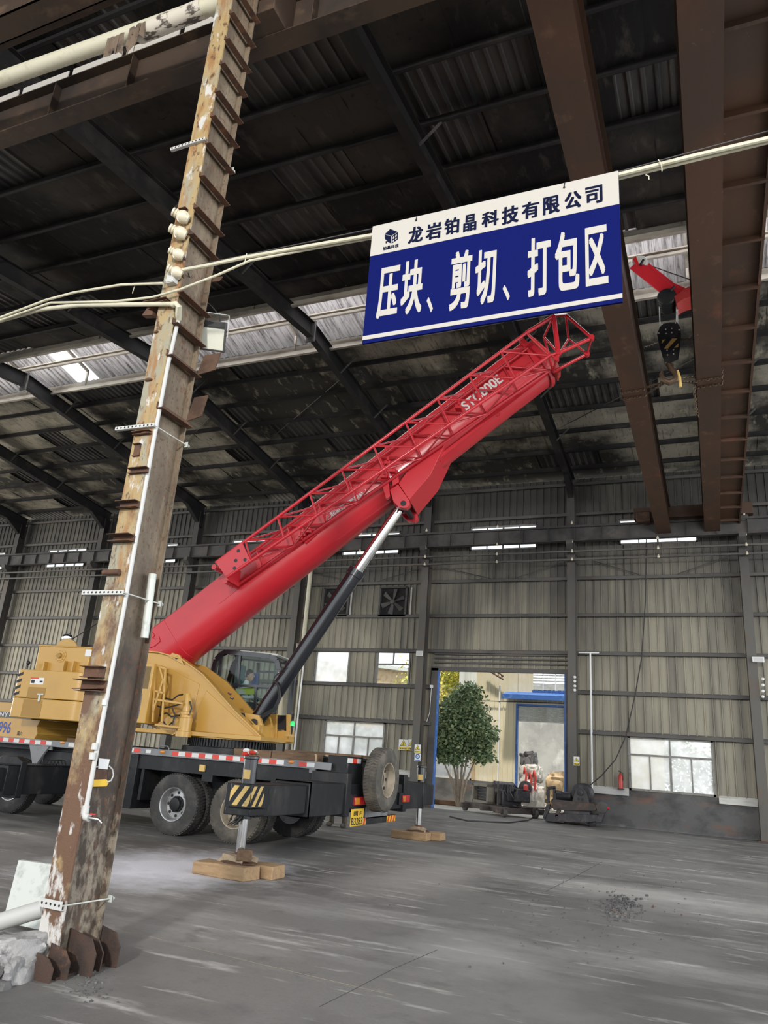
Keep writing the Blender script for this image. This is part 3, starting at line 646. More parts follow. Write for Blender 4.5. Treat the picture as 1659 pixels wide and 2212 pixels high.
# water pipe: along the line from the left, elbow, down the column to a tap
PX = CX1+.005
P = [at(0,693,Y=4.72), at(90,668,Y=4.72), at(170,659,Y=4.71), at(345,657,Y=4.70)]
e1 = at(380, 657, Y=4.70); dn = [at(385,690,X=PX-.0), at(362,790,X=PX), at(330,960,X=PX), at(268,1310,X=PX), at(205,1640,X=PX), at(184,1755,X=PX)]
t2 = thing('water_pipe', 'white plastic water pipe running from the left and down the column to a tap', 'pipe', dn[-1])
MB().tube(P+[e1], .022, 12).make('upper_run', MT['cream'], t2)
MB().tube([e1+Vector((-.04,0,0)), e1, e1+Vector((.03,.01,-.02)), dn[0]], .030, 12).make('elbow', MT['cream'], t2)
MB().tube(dn, .020, 14).make('down_pipe', MT['white'], t2)
el = dn[-1]
MB().tube([el+Vector((0,0,.05)), el+Vector((0,0,-.01)), el+Vector((.012,.0,-.03)), el+Vector((.05,.0,-.035))], .027, 14).make('elbow', MT['white'], t2)
for p in ((205,1612),(200,1633),(226,1517)):
    q = at(*p, X=PX); MB().tube([q+Vector((0,0,.025)), q-Vector((0,0,.025))], .025 if p[0] != 226 else .022, 14).make('coupling', MT['white'] if p[0] != 226 else MT['galv'], t2)
q = el+Vector((.05,0,-.035))
tp = MB().tube([q, q+Vector((.03,.01,0)), q+Vector((.07,.03,-.005)), q+Vector((.09,.04,-.03))], [.013,.016,.013,.010], 10).make('tap', MT['chrome'], t2)
MB().cbox(q+Vector((.03,-.005,.03)), (.05,.012,.010)).make('tap_lever', MT['extred'], tp, smooth=0)
# cream conduits on the tie line between the columns
def cable(name, pts, r, mt, label, cat='conduit', group=None, n=8):
    return tag(MB().tube(pts, r, n).make(name, mt), label, cat, group)
YC = 4.70
cable('conduit', [at(395,583,Y=YC), at(455,572,Y=YC), at(530,556,Y=YC), at(660,533,Y=4.74), at(800,509,Y=4.74), at(1070,442,Y=4.74), at(1340,377,Y=4.74), at(1500,337,Y=4.74), at(1700,290,Y=4.74), at(1700,290,Y=4.74)+Vector((6,0,.05))], .018, MT['cream'], 'cream conduit running from the column behind the blue sign to the right edge')
cable('conduit', [at(0,692,Y=4.68), at(110,654,Y=4.68), at(250,651,Y=4.68), at(330,642,Y=4.68), at(390,625,Y=4.68), at(470,594,Y=4.69), at(540,563,Y=4.71), at(660,540,Y=4.77), at(800,515,Y=4.77), at(1340,385,Y=4.77), at(1700,298,Y=4.77), at(1700,298,Y=4.77)+Vector((6,0,.05))], .012, MT['cream'], 'thin cream conduit crossing in front of the column just above the water pipe')
cable('conduit', [at(0,686,Y=4.66), at(100,648,Y=4.66), at(160,632,Y=4.66), at(262,615,Y=4.66), at(352,612,Y=4.68)], .013, MT['cream'], 'cream conduit arching from the left edge up to the white junction box')
cable('tie_wire', [at(400,578,Y=4.8), at(800,495,Y=4.8), at(1340,370,Y=4.8), at(1700,272,Y=4.8), at(1700,272,Y=4.8)+Vector((6,0,.1))], .005, MT['steel'], 'thin straight tie wire just above the conduits', 'wire')
for i, (a, b) in enumerate((((1422,345),(1430,370)), ((1395,378),(1402,388)), ((292,615),(286,634)), ((533,548),(527,572)))):
    cable('cable_tie', [at(*a,Y=4.70), (at(*a,Y=4.70)+at(*b,Y=4.70))/2+Vector((.01,-.01,0)), at(*b,Y=4.70)], .004, MT['cream'], ['pale cable tie on the conduit right of the blue sign', 'pale cable tie tail hanging just right of the blue sign', 'pale cable tie tail hanging left of the junction box', 'green cable tie joining the conduits right of the column'][i], 'cable tie')

# perforated strut clamps with threaded rods
def strut(p0, p1, label, h=.035):
    a = at(*p0, Y=CY0-.03); b = at(*p1, Y=CY0-.03); t = thing('strut_clamp', label, 'bracket', (a+b)/2, 'perforated strut clamps')
    d = (b-a); o = MB(); o.beam(a, b, .006, h); o.beam(a+Vector((0,.015,-h/2)), b+Vector((0,.015,-h/2)), .03, .004)
    n = max(5, int(d.length/.042)); o.m(1)
    for i in range(n):
        c = a+d*((i+.6)/(n+.2)); o.lathe(c+Vector((0,-.0035,0)), (0,-1,0), [(0,.0095),(.0006,.0095)], 10)
    o.make('perforated_strip', [MT['white'], MT['ink']], t, smooth=0)
    q = b+Vector((.01,.0,0)); e = Vector((CX1+.03, CY1+.05, q.z+(.0)))
    MB().tube([q+Vector((-.02,0,0)), e], .006, 8).make('threaded_rod', MT['galv'], t)
    o = MB(); o.lathe(e-Vector((0,.03,0)), (0,1,0), [(0,.016),(.014,.016)], 6); o.cbox(e-Vector((0,.05,0)), (.035,.006,.05)); o.make('nut_and_washer', MT['galv'], t, smooth=0)
strut((368,322), (443,298), 'perforated strip clamp high on the column above the insulators', .03)
strut((249,926), (333,917), 'perforated strip clamp at mid height of the column', .03)
strut((177,1280), (267,1279), 'perforated strip clamp on the column level with the back strip windows')
strut((86,1948), (134,1958), 'perforated strip clamp near the foot of the column', .06)
# card, plate and yellow tag on the column web
xw = -4.49
q = at(222, 1660, X=xw)
t2 = thing('tag_board', 'white card with a brown plate and yellow tag wired to the column web', 'tag', q)
def webquad(o, pts, th=.006): o.prism([at(*p, X=xw+.01) for p in pts], (th,0,0)); return o
webquad(MB(), [(213,1638),(236,1640),(231,1662),(211,1660)]).make('white_card', MT['paper'], t2, smooth=0)
webquad(MB(), [(200,1662),(229,1662),(228,1688),(196,1690)], .012).make('brown_plate', MT['rust'], t2, smooth=0)
webquad(MB(), [(198,1684),(226,1683),(231,1690),(226,1698),(196,1699)], .02).make('yellow_tag', MT['plate'], t2, smooth=0)
MB().tube([at(*p, X=xw+.03) for p in ((236,1655),(243,1662),(245,1675),(240,1686),(231,1690))], .006, 6).make('wire_loop', MT['white'], t2)
MB().tube([at(*p, X=xw+.02) for p in ((200,1660),(206,1657),(214,1656))], .005, 6).make('wire_end', MT['white'], t2)
# floodlight behind the column
q = at(455, 725, Y=5.32)
t2 = thing('floodlight', 'grey LED floodlight on a bracket behind the column', 'lamp', q)
fr = Matrix.Rotation(R(30), 3, 'Z') @ Matrix.Rotation(R(24), 3, 'X')
MB().cbox(q+fr@Vector((0,.02,0)), (.30,.05,.30), fr).make('housing', MT['steel'], t2, bevel=.006)
MB().cbox(q+fr@Vector((0,-.008,-.03)), (.265,.006,.21), fr).make('led_panel', MT['led'], t2, smooth=0)
MB().cbox(q+fr@Vector((0,-.008,.115)), (.265,.006,.05), fr).make('driver_cover', MT['black'], t2, smooth=0)
o = MB()
for s in (-1, 1): o.beam(q+fr@Vector((s*.165,.02,0)), q+fr@Vector((s*.165,.02,.22)), .006, .03)
o.beam(q+fr@Vector((-.165,.02,.22)), q+fr@Vector((.165,.02,.22)), .03, .006); o.beam(q+fr@Vector((-.1,.02,.22)), Vector((CX1-.03, CY1, q.z+.20)), .03, .02)
o.make('yoke', MT['galv'], t2, smooth=0)
cable('power_cable', [at(406,589,X=CX1+.03), at(418,620,Y=5.25), at(430,648,Y=5.28), at(452,655,Y=5.3), at(474,680,Y=5.3), at(476,703,Y=5.32), q+fr@Vector((.1,.04,.12))], .006, MT['rubber'], 'black cable looping from the insulators down to the floodlight', 'cable')
# wire hook on the web
cable('wire_loop', [at(*p, X=CX1+.01) for p in ((358,1055),(366,1062),(362,1075),(355,1080),(358,1092),(368,1090),(372,1078))], .003, MT['steel'], 'little rusty wire loop hanging on the column web', 'wire')

# broken concrete footing, lump, leaning plate, pipe
def rock(name, c, dims, seed, mt, sub=4, amp=.22, flat=True):
    import bmesh
    from mathutils import noise as nz
    bm = bmesh.new(); bmesh.ops.create_icosphere(bm, subdivisions=sub, radius=1)
    for v in bm.verts:
        p = v.co.copy(); k = 1+amp*(nz.noise(p*1.3+Vector((seed,0,0)))+.5*nz.noise(p*3.1+Vector((0,seed,0)))+.25*nz.noise(p*7+Vector((0,0,seed))))
        w = Vector((math.copysign(abs(p.x)**.6, p.x), math.copysign(abs(p.y)**.6, p.y), math.copysign(abs(p.z)**.6, p.z)))*k
        v.co = Vector((w.x*dims[0], w.y*dims[1], max(w.z*dims[2], -.02 if flat else -9)))+Vector(c)
    me = bpy.data.meshes.new(name); bm.to_mesh(me); bm.free(); me.materials.append(mt); me.shade_smooth(); me.set_sharp_from_angle(angle=R(28))
    o = bpy.data.objects.new(name, me); COL.objects.link(o); return o
tag(rock('concrete_footing', (-4.76, 4.60, 0), (.28,.24,.25), 3, MT['concrete'], 5, .30), 'broken pale concrete footing at the foot of the rusty column', 'concrete')
tag(rock('concrete_lump', (-4.72, 4.24, 0), (.20,.14,.15), 8, MT['masonry'], 4, .35), 'dark lump of concrete in front of the broken footing at the left edge', 'concrete')
tag(rock('concrete_lump', (-4.50, 4.36, 0), (.05,.05,.05), 12, MT['masonry'], 3, .3), 'fist-sized dark concrete chunk right of the bigger dark lump', 'concrete')
a = [at(40,1858,Y=5.75), at(118,1853,Y=5.75), at(100,1990,Y=5.62), at(6,1990,Y=5.62)]
a[2].z = .02; a[3].z = .02; a[1].z = a[0].z+.01
t2 = MB(); t2.prism(a, (.0,.05,.0))
tag(t2.make('steel_sheet', MT['galv'], smooth=0), 'spotted pale steel sheet leaning on its edge behind the column foot', 'metal sheet')
a = at(-60, 2010, Y=5.05); b = at(95, 1962, Y=5.25)
tag(MB().tube([a, b], .068, 20).make('drain_pipe', MT['white']), 'thick white drain pipe lying against the column foot at the left edge', 'pipe')

# ================================================================== HANGING SIGN
YS = 4.66
def sg(zx, zy, dy=0): return at(760+zx/2.676, 340+zy/2.676, Y=YS+dy)
c = [sg(101,403), sg(1545,80), sg(1561,848), sg(83,1062)]
x0, x1 = (c[0].x+c[3].x)/2, (c[1].x+c[2].x)/2; zt_, zb_ = (c[0].z+c[1].z)/2, (c[2].z+c[3].z)/2
t = thing('hanging_sign', 'blue and white hanging sign board with big white Chinese lettering', 'sign', ((x0+x1)/2, YS, zt_))
bd = MB().box((x0, YS, zb_), (x1, YS+.018, zt_)).make('board', MT['signblue'], t, smooth=0)
zh = (sg(100,570).z+sg(1548,275).z)/2; z1_ = (sg(83,1020).z+sg(1560,800).z)/2; z2_ = (sg(83,1043).z+sg(1560,826).z)/2
MB().box((x0, YS-.003, zh), (x1, YS, zt_)).make('white_header', MT['signwhite'], t, smooth=0)
MB().box((x0, YS-.003, z2_), (x1, YS, z1_)).make('white_stripe', MT['signwhite'], t, smooth=0)
def glyph(ch, xa, xb, ya, yb, mt, dy, bold, name='lettering'):
    # box from the middle line of the character
    xm = (xa+xb)/2; top = sg(xm, ya).z; bot = sg(xm, yb).z; xl = sg(xa, (ya+yb)/2).x; xr = sg(xb, (ya+yb)/2).x
    put_text(MB(), ch, (xl, YS-dy, bot), (xr-xl,0,0), (0,0,top-bot), bold).make(name, mt, t, smooth=0)
for ch, xa, xb, ya, yb in (('压',152,270,635,925),('块',288,410,597,903),('、',432,470,808,897),('剪',570,692,542,878),('切',714,834,532,848),('、',872,914,738,828),('打',1016,1150,462,800),('包',1174,1315,428,768),('区',1350,1480,398,738)):
    glyph(ch, xa, xb, ya, yb, MT['signwhite'], .002, .075)
for ch, xa, xb, ya, yb in (('龙',328,412,402,493),('岩',430,520,380,474),('铂',536,622,352,445),('晶',646,722,332,428),('科',752,850,312,400),('技',868,965,284,384),('有',984,1085,257,354),('限',1106,1203,226,328),('公',1230,1328,200,298),('司',1350,1450,168,270)):
    glyph(ch, xa, xb, ya, yb, MT['signink'], .005, .085)
for k, ch in enumerate('铂晶科技'):
    glyph(ch, 181+k*23.3, 202+k*23.3, 518-k*5.4, 538-k*5.4, MT['signink'], .005, .08, 'logo_lettering')
lg = MB(); pl = lambda pts: [sg(*p, -.005) for p in pts]
lg.prism(pl([(190,444),(222,413),(264,430),(230,452)]), (0,.001,0)); lg.prism(pl([(190,446),(228,455),(226,496),(205,488),(203,478),(195,476),(190,468)]), (0,.001,0))
for pts in ([(232,455),(265,432),(266,438),(236,460)], [(232,455),(237,456),(236,494),(230,497)], [(236,490),(264,468),(265,474),(232,497)], [(260,436),(266,434),(265,472),(260,474)], [(236,474),(262,455),(262,460),(236,480)], [(246,450),(251,447),(250,484),(245,487)]):
    lg.prism(pl(pts), (0,.001,0))
lg.prism(pl([(196,484),(203,482),(202,496),(195,497)]), (0,.001,0))
lg.make('logo', MT['signink'], t, smooth=0)
for zx, zy in ((373,366),(1228,176)):
    q = sg(zx, zy); o = MB(); o.lathe(q+Vector((0,-.004,0)), (0,-1,0), [(0,.009),(.002,.009)], 12); o.tube([q+Vector((0,-.01,0)), q+Vector((.005,.0,.05)), q+Vector((0,.08,.06))], .004, 6)
    o.make('hanging_wire', MT['ink'], t)

# ================================================================== OVERHEAD CRANE BRIDGE
GZ = 10.2
def girder(xa, xb, label, h=.95):
    t = thing('crane_girder', label, 'crane girder', ((xa+xb)/2, 5.5, GZ))
    o = MB(); o.box((xa, 5.2, GZ), (xb, 28.1, GZ+.014)); o.box((xa+.05, 5.2, GZ+.014), (xa+.06, 28.1, GZ+h)); o.box((xb-.06, 5.2, GZ+.014), (xb-.05, 28.1, GZ+h)); o.box((xa-.02, 5.2, GZ+h), (xb+.02, 28.1, GZ+h+.014))
    o.make('box_girder', MT['girder'], t, smooth=0)
    MB().box((xb-.11, 5.2, GZ+h+.014), (xb-.05, 28.1, GZ+h+.10)).make('rail', MT['steel'], t, smooth=0)
    return t
gl = girder(-1.53, -1.03, 'brown box girder of the overhead crane, left of the two, behind the sign')
gr = girder(.09, .60, 'brown box girder of the overhead crane, right of the two')
# walkway along the right girder
o = MB(); o.box((.62, 5.2, GZ+.32), (1.25, 28.0, GZ+.34)); o.make('walkway_plate', MT['girder'], gr, smooth=0)
for k in range(16):
    y = 6.3+k*1.42; o = MB(); o.box((.62, y-.03, GZ+.22), (1.27, y+.03, GZ+.32)); o.make('walkway_angle', MT['girder'], gr, smooth=0)
o = MB(); o.box((1.22, 5.2, GZ+.24), (1.27, 28.0, GZ+.42)); o.make('walkway_edge', MT['girder'], gr, smooth=0)
t = thing('end_carriage', 'red-brown end carriage of the overhead crane on the back runway', 'crane carriage', (-.4, 28.0, GZ+.7))
MB().box((-2.3, 27.8, GZ+.55), (1.7, 28.2, GZ+.98)).make('carriage_beam', MT['girder'], t, bevel=.01)
for x in (-1.95, 1.35): MB().lathe((x, 27.92, GZ+.52), (0,1,0), [(0,.17),(.02,.19),(.03,.17),(.12,.17)], 20).make('wheel', MT['steel'], t)
MB().box((-2.2, 27.55, GZ+.35), (-1.7, 27.8, GZ+.75)).make('drive_motor', MT['girder'], t, bevel=.03)

# ================================================================== TRUCK CRANE
CR = thing('truck_crane', 'big truck crane with red boom, ochre upper works and black carrier raised on outriggers', 'crane', (SLEW.x, SLEW.y, 0))
def cpart(mb, name, mt, bevel=0, smooth=40, parent=None): return mb.make(name, mt, parent or CR, bevel, smooth)
YNs, YFs = 12.32, 15.08
o = MB(); o.box((-16.6, 12.95, .72), (-6.2, 14.45, 1.30)); o.box((-16.6, 12.55, 1.28), (-6.2, 14.85, 1.40))
cpart(o, 'chassis_frame', MT['black'], .01)
cpart(MB().box((-14.9, YNs+.02, 1.39), (-6.5, YFs-.02, 1.44)), 'deck', MT['black'])
o = MB(); o.box((-14.9, YNs-.005, 1.385), (-6.18, YNs+.02, 1.505)); cpart(o, 'deck_edge', MT['grey'])
o = MB(); o.box((-14.9, YFs-.02, 1.385), (-6.18, YFs+.005, 1.505)); cpart(o, 'deck_edge', MT['grey'])
o = MB(); x = at(0, 1594, Y=YNs).x-.35; k = 0
gaps = [(at(122,1604,Y=YNs).x, at(146,1604,Y=YNs).x), (at(312,1618,Y=YNs).x, at(362,1624,Y=YNs).x), (at(618,1644,Y=YNs).x, at(640,1648,Y=YNs).x), (at(686,1650,Y=YNs).x, -5.0)]
while x < -6.4:
    xe = x+.155
    if not any(x < g1 and xe > g0 for g0, g1 in gaps): o.m(k % 2).box((x, YNs-.0085, 1.41), (xe, YNs-.005, 1.485))
    elif o.v: cpart(o, 'reflector_tape', [MT['refred'], MT['refwhite']], smooth=0); o = MB()
    x = xe; k += 1
if o.v: cpart(o, 'reflector_tape', [MT['refred'], MT['refwhite']], smooth=0)
cpart(MB().box((gaps[1][0]+.05, YNs-.0085, 1.415), (gaps[1][0]+.17, YNs-.005, 1.48)), 'reflector', MT['refwhite'], smooth=0)
for p in ((135,1604), (351,1624), (629,1646)):
    q = at(*p, Y=YNs-.01); o = MB(); o.ball(q, .06, 14, 8, (1.0,.28,.5)); cpart(o, 'side_marker', MT['lamp_amber'])
for p0, p1 in (((343,1618),(365,1618)),):
    a = at(*p0, Y=YNs+.05); b = at(*p1, Y=YNs+.05); a.z = b.z = 1.44
    cpart(MB().tube([a, a+Vector((0,0,.09)), a+Vector((.04,0,.13)), b+Vector((-.04,0,.13)), b+Vector((0,0,.09)), b], .012, 8), 'deck_handle', MT['grey'])
# side skirts and guards
o = MB(); o.box((-10.9, YNs+.06, 1.12), (-6.5, YNs+.10, 1.385)); cpart(o, 'side_skirt', MT['black'])
for a, b in (((-8.9, YNs+.07, 1.0), (-8.66, YNs+.75, 1.2)), ((-7.4, YNs+.07, .75), (-6.6, YNs+.12, 1.12)), ((-10.35, YNs+.1, .55), (-10.28, YNs+.75, 1.12))): cpart(MB().box(a, b), 'mudguard', MT['black'])
o = MB(); o.box((-11.3, YNs+.02, .38), (-10.42, YNs+.7, 1.385)); lad = cpart(o, 'step_box', MT['black'], .01)
for z in (1.12, .82, .50, 1.34):
    o = MB(); o.box((-11.02, YNs-.03, z-.018), (-10.62, YNs+.05, z+.018)); o.make('step', MT['grey'], lad, smooth=0)
o = MB(); o.box((-13.0, YNs+.12, .62), (-11.4, YNs+.6, 1.30)); cpart(o, 'tool_locker', MT['black'], .015)
for p in ((438,1658), (676,1661), (110,1613)):
    q = at(*p, Y=YNs+.05); cpart(MB().box((q.x-.06,YNs+.02,q.z-.07), (q.x+.06,YNs+.06,q.z+.05)), 'marker_plate', MT['hazy'] if p[0] == 438 else MT['grey'], .004)
# front outrigger housing at left
a = at(0, 1655, Y=12.0); b = at(150, 1715, Y=12.0)
o = MB(); o.box((-12.75, 10.9, .50), (-12.2, 12.6, 1.02)); o.box((-12.77, 10.88, 1.02), (-12.17, 12.6, 1.04)); cpart(o, 'outrigger_housing', MT['black'], .015)
o = MB(); o.prism([(-12.68,9.6,.56),(-12.68,9.6,.97),(-12.27,9.6,.97),(-12.27,9.6,.56)], (0,1.4,0)); cpart(o, 'outrigger_beam', MT['black'], .02)
o = MB(); o.prism([(-12.8,11.15,.44),(-12.15,11.15,.44),(-12.15,11.15,1.10),(-12.3,11.15,1.18),(-12.7,11.15,1.18),(-12.8,11.15,1.1)], (0,.14,0)); cpart(o, 'outrigger_bracket', MT['black'], .01)
cpart(MB().prism([(-13.3,12.3,1.38),(-12.75,12.3,1.38),(-12.95,12.3,1.1),(-13.05,12.3,.9)], (0,.05,0)), 'gusset', MT['grey'])
o = MB()
for k in range(5): o.tube([(-12.28,12.4-.09*k,1.03), (-12.3,12.36-.09*k,1.13), (-12.35,12.25-.09*k,1.14), (-12.3,12.15-.09*k,1.03)], .012, 6)
cpart(o, 'hose', MT['rubber'])
# truck front body at left edge
o = MB(); o.prism([(-15.4,YNs,1.5),(-13.22,YNs,1.5),(-13.17,YNs,1.62),(-13.22,YNs,1.75),(-13.16,YNs,1.90),(-15.4,YNs,1.90)], (0,2.7,0)); fb = cpart(o, 'engine_cover', MT['yellow'], .01)
o = MB(); o.box((-15.4, YNs+.03, 1.90), (-13.45, YNs+.5, 2.02)); bb = cpart(o, 'black_band', MT['blackgl'])
q0 = at(1, 1552, Y=YNs+.02); q1 = at(18, 1540, Y=YNs+.02)
o = MB(); put_text(o, 'NY', (q0.x-.05, YNs+.024, 1.915), (.25,0,0), (0,0,.10), .04); o.make('lettering', MT['refwhite'], bb, smooth=0)
a = at(-6, 1584, Y=YNs-.003); b = at(27, 1556, Y=YNs-.003)
o = MB(); put_text(o, '996', (a.x, YNs-.003, 1.575), (b.x-a.x,0,0), (0,0,.24), .05); o.make('lettering', MT['bluedigit'], fb, smooth=0)
a = at(36, 1589, Y=YNs-.003); b = at(50, 1577, Y=YNs-.003)
o = MB(); put_text(o, '国六', (a.x, YNs-.003, 1.55), (b.x-a.x,0,0), (0,0,.09), .06); o.make('lettering', MT['ink'], fb, smooth=0)
o = MB(); o.box((-15.4, 12.9, 2.0), (-14.0, 14.6, 2.25)); o.tube([(-13.95,12.5,2.0),(-13.75,12.5,2.5),(-13.55,12.5,2.75)], .05, 8); cpart(o, 'boom_rest', MT['yellow'], .01)
o = MB(); o.box((-12.6, 12.6, 1.42), (-11.9, 13.2, 1.58)); cpart(o, 'deck_box', MT['wooddk'], .01)

# wheels: built about the origin, facing -Y
def wheel(name, tm, rm, pos, rotz=0, hub=True, dish=.06, proto={}):
    key = (tm, rm, hub)
    if key not in proto:
        Rr = .545; o = MB()
        o.lathe((0,0,0), (0,1,0), [(-.125,.30),(-.150,.34),(-.158,.42),(-.145,.50),(-.125,.532),(-.05,.545),(.05,.545),(.125,.532),(.145,.50),(.158,.42),(.15,.34),(.125,.30)], 56, cap=False)
        for k in range(60):
            a = 2*PI*k/60
            for s in (-1, 1):
                a2 = a + (0 if s < 0 else PI/60); c = Vector((math.cos(a2)*.538, s*.062, math.sin(a2)*.538))
                o.cbox(c, (.030, .10, .034), Matrix.Rotation(-a2, 3, 'Y') @ Matrix.Rotation(0.25*s, 3, 'X'))
        ty = o
        o = MB(); o.lathe((0,0,0), (0,1,0), [(-.128,.305),(-.145,.300),(-.140,.285),(-.11,.272),(-.02,.262),(.01,.25),(.005,.20),(.0,.12),(.12,.12),(.12,.30)], 40, cap=False)
        w0 = o
        h = MB()
        for k in range(8):
            a = 2*PI*k/8; h.lathe((math.cos(a)*.205, -.001, math.sin(a)*.205), (0,-1,0), [(0,.028),(.004,.028)], 12)
        h2 = MB(); h2.lathe((0,0,0), (0,-1,0), [(-.02,.15),(.03,.145),(.035,.125),(.09,.115),(.10,.09),(.10,.01)], 24)
        for k in range(10):
            a = 2*PI*k/10; h2.lathe((math.cos(a)*.135, -.03, math.sin(a)*.135), (0,-1,0), [(0,.014),(.025,.014)], 6)
        w = w0.make(name, MT[rm], CR); ty.make('tyre', MT[tm], w); h.make('hand_hole', MT['ink'], w)
        if hub: h2.make('hub', MT['black'] if rm == 'rim' else MT['rimtan'], w)
        proto[key] = w
    else:
        w = proto[key].copy(); COL.objects.link(w); attach(w, CR); w.name = name
        for g in list(proto[key].children):
            d = g.copy(); COL.objects.link(d); d.parent = w
    w.location = pos; w.rotation_euler = (0, 0, rotz); return w
ZW = .545
wheel('wheel', 'tyre', 'rim', (-9.45, 12.50, ZW)); wheel('wheel', 'tyretan', 'rimtan', (-8.08, 12.52, ZW))
for x in (-9.45, -8.08):
    for y, rz in ((12.85, 0), (14.54, PI), (14.88, PI)): wheel('wheel', 'tyre', 'rim', (x, y, ZW), rz)
for x in (-13.72, -15.2):
    wheel('wheel', 'tyre', 'rim', (x, 12.55, ZW)); wheel('wheel', 'tyre', 'rim', (x, 14.88, ZW), PI)
for x in (-9.45, -8.08, -13.72, -15.2):
    o = MB(); o.tube([(x,12.6,ZW),(x,14.8,ZW)], .09, 12); o.ball((x,13.7,ZW), .2, 12, 8); cpart(o, 'axle', MT['black'])
# spare wheel at the rear
sp = at(824, 1684, X=-5.62)
wheel('spare_wheel', 'tyretan', 'rimtan', (sp.x, sp.y, sp.z), PI/2, hub=False)
cpart(MB().box((-5.95, sp.y-.2, sp.z-.25), (-5.68, sp.y+.2, sp.z+.2)), 'spare_carrier', MT['black'], .01)

# rear outriggers
def stripes(o, p, ux, uy, n, w=.5):
    """slanting bars in the parallelogram"""
    p = Vector(p); ux = Vector(ux); uy = Vector(uy); cl = lambda q: min(1, max(0, q))
    for k in range(-1, n):
        a = (k+.25)/n
        for i in range(6):
            t0, t1 = i/6, (i+1)/6; r_ = [cl(a+.55*t0), cl(a+w/n+.55*t0), cl(a+w/n+.55*t1), cl(a+.55*t1)]
            if r_[1]-r_[0]+r_[2]-r_[3] > 1e-4: o.add([p+ux*r_[0]+uy*t0, p+ux*r_[1]+uy*t0, p+ux*r_[2]+uy*t1, p+ux*r_[3]+uy*t1], [(0,1,2,3)])
def outrigger(y_tip, ya, yb, sx, sgn):
    lo, hi = sorted((ya, yb)); o = MB(); o.box((-6.48, lo, .70), (-5.86, hi, 1.195)); o.box((-6.5, (ya-.03*sgn if sgn < 0 else ya-.03), .68), (-5.84, ya+.03, 1.215))
    o.box((-6.52, hi-.18 if sgn < 0 else lo, .66), (-5.82, hi if sgn < 0 else lo+.18, 1.36)); h = cpart(o, 'outrigger_housing', MT['black'], .012)
    lo, hi = sorted((y_tip, ya)); o = MB(); o.box((-6.42, lo, .745), (-5.90, hi, 1.165)); b = cpart(o, 'outrigger_beam', MT['black'], .015)
    for z in (.86, 1.08): MB().lathe((-5.899, y_tip-sgn*.35, z), (1,0,0), [(0,.045),(.002,.045)], 16).make('pin_hole', MT['ink'], b)
    o = MB(); o.box((sx-.17, y_tip-.17, .86), (sx+.17, y_tip+.17, 1.18)); o.box((sx-.20, y_tip-.20, .77), (sx+.20, y_tip+.20, .86)); j = cpart(o, 'jack_bracket', MT['black'], .012)
    o = MB(); yf = y_tip-.172
    stripes(o, (sx-.165, yf, .89), (.33,0,0), (0,0,.26), 2)
    o.make('hazard_stripes', MT['hazy'], j, smooth=0); o = MB(); stripes(o, (sx+.172, y_tip-.165, .89), (0,.33,0), (0,0,.26), 2)
    o.make('hazard_stripes', MT['hazy'], j, smooth=0)
    o = MB(); o.tube([(sx,y_tip,.72),(sx,y_tip,1.50)], .10, 24); o.lathe((sx,y_tip,1.5), (0,0,1), [(0,.10),(.01,.115),(.04,.115),(.05,.09)], 20); jt = cpart(o, 'jack_cylinder', MT['blackgl'])
    MB().box((sx-.03, y_tip-.106, 1.24), (sx+.075, y_tip-.098, 1.36)).make('sticker', MT['hazy'], jt, smooth=0)
    cpart(MB().tube([(sx,y_tip,.27),(sx,y_tip,.74)], .066, 24), 'jack_rod', MT['chrome'])
    o = MB(); o.lathe((sx,y_tip,.165), (0,0,1), [(0,.25),(.012,.25),(.02,.22),(.05,.10),(.11,.085),(.13,.08)], 28); cpart(o, 'jack_foot', MT['rust'])
    for k in range(3): MB().tube([(sx-.03+.03*k,y_tip-.1,.72),(sx-.12+.05*k,y_tip-.2,.64),(sx-.1+.08*k,y_tip-.13,.78),(sx+.05*k,y_tip-.10,.9)], .013, 6).make('hose', MT['rubber'], j)
    return h
outrigger(9.55, 11.0, 12.45, -6.06, -1)
outrigger(17.0, 16.2, 14.95, -6.22, 1)
o = MB(); o.box((-6.5, 12.4, .72), (-5.86, 15.0, 1.18)); cpart(o, 'rear_crossmember', MT['black'], .01)
# tool tower, deck clutter
a = at(753, 1634, Y=12.42)
o = MB(); o.box((a.x-.40, 12.42, 1.1), (a.x, 13.05, a.z)); tb = cpart(o, 'tool_box', MT['black'], .012)
MB().lathe((a.x-.17, 12.419, a.z-.42), (0,-1,0), [(0,.055),(.002,.055)], 18).make('hole', MT['ink'], tb)
o = MB(); o.m(1).box((a.x-.01,12.415,a.z-.11),(a.x+.006,12.6,a.z-.03)); o.m(0).box((a.x-.01,12.6,a.z-.11),(a.x+.006,12.78,a.z-.03)); o.m(1).box((a.x-.01,12.78,a.z-.11),(a.x+.006,12.95,a.z-.03))
o.make('reflector_tape', [MT['refred'], MT['refwhite']], tb, smooth=0)
o = MB(); o.box((-8.0, 13.0, 1.56), (-6.0, 14.6, 1.62)); o.box((-8.0, 13.0, 1.4), (-6.1, 14.6, 1.56)); cpart(o, 'rear_deck', MT['black'], .01)
o = MB()
for y in (13.15, 13.5, 14.1): o.beam((-7.6,y,1.65), (-6.0,y+.05,1.65), .10, .05)
cpart(o, 'deck_rail', MT['wooddk'])
for p in ((683,1625), (711,1628)):
    q = at(*p, Y=12.5); cpart(MB().tube([(q.x-.08,12.55,1.62),(q.x,12.5,1.62),(q.x+.02,12.48,1.58),(q.x+.02,12.48,1.46),(q.x-.02,12.48,1.44)], .018, 8), 'bent_rail', MT['bagt'])
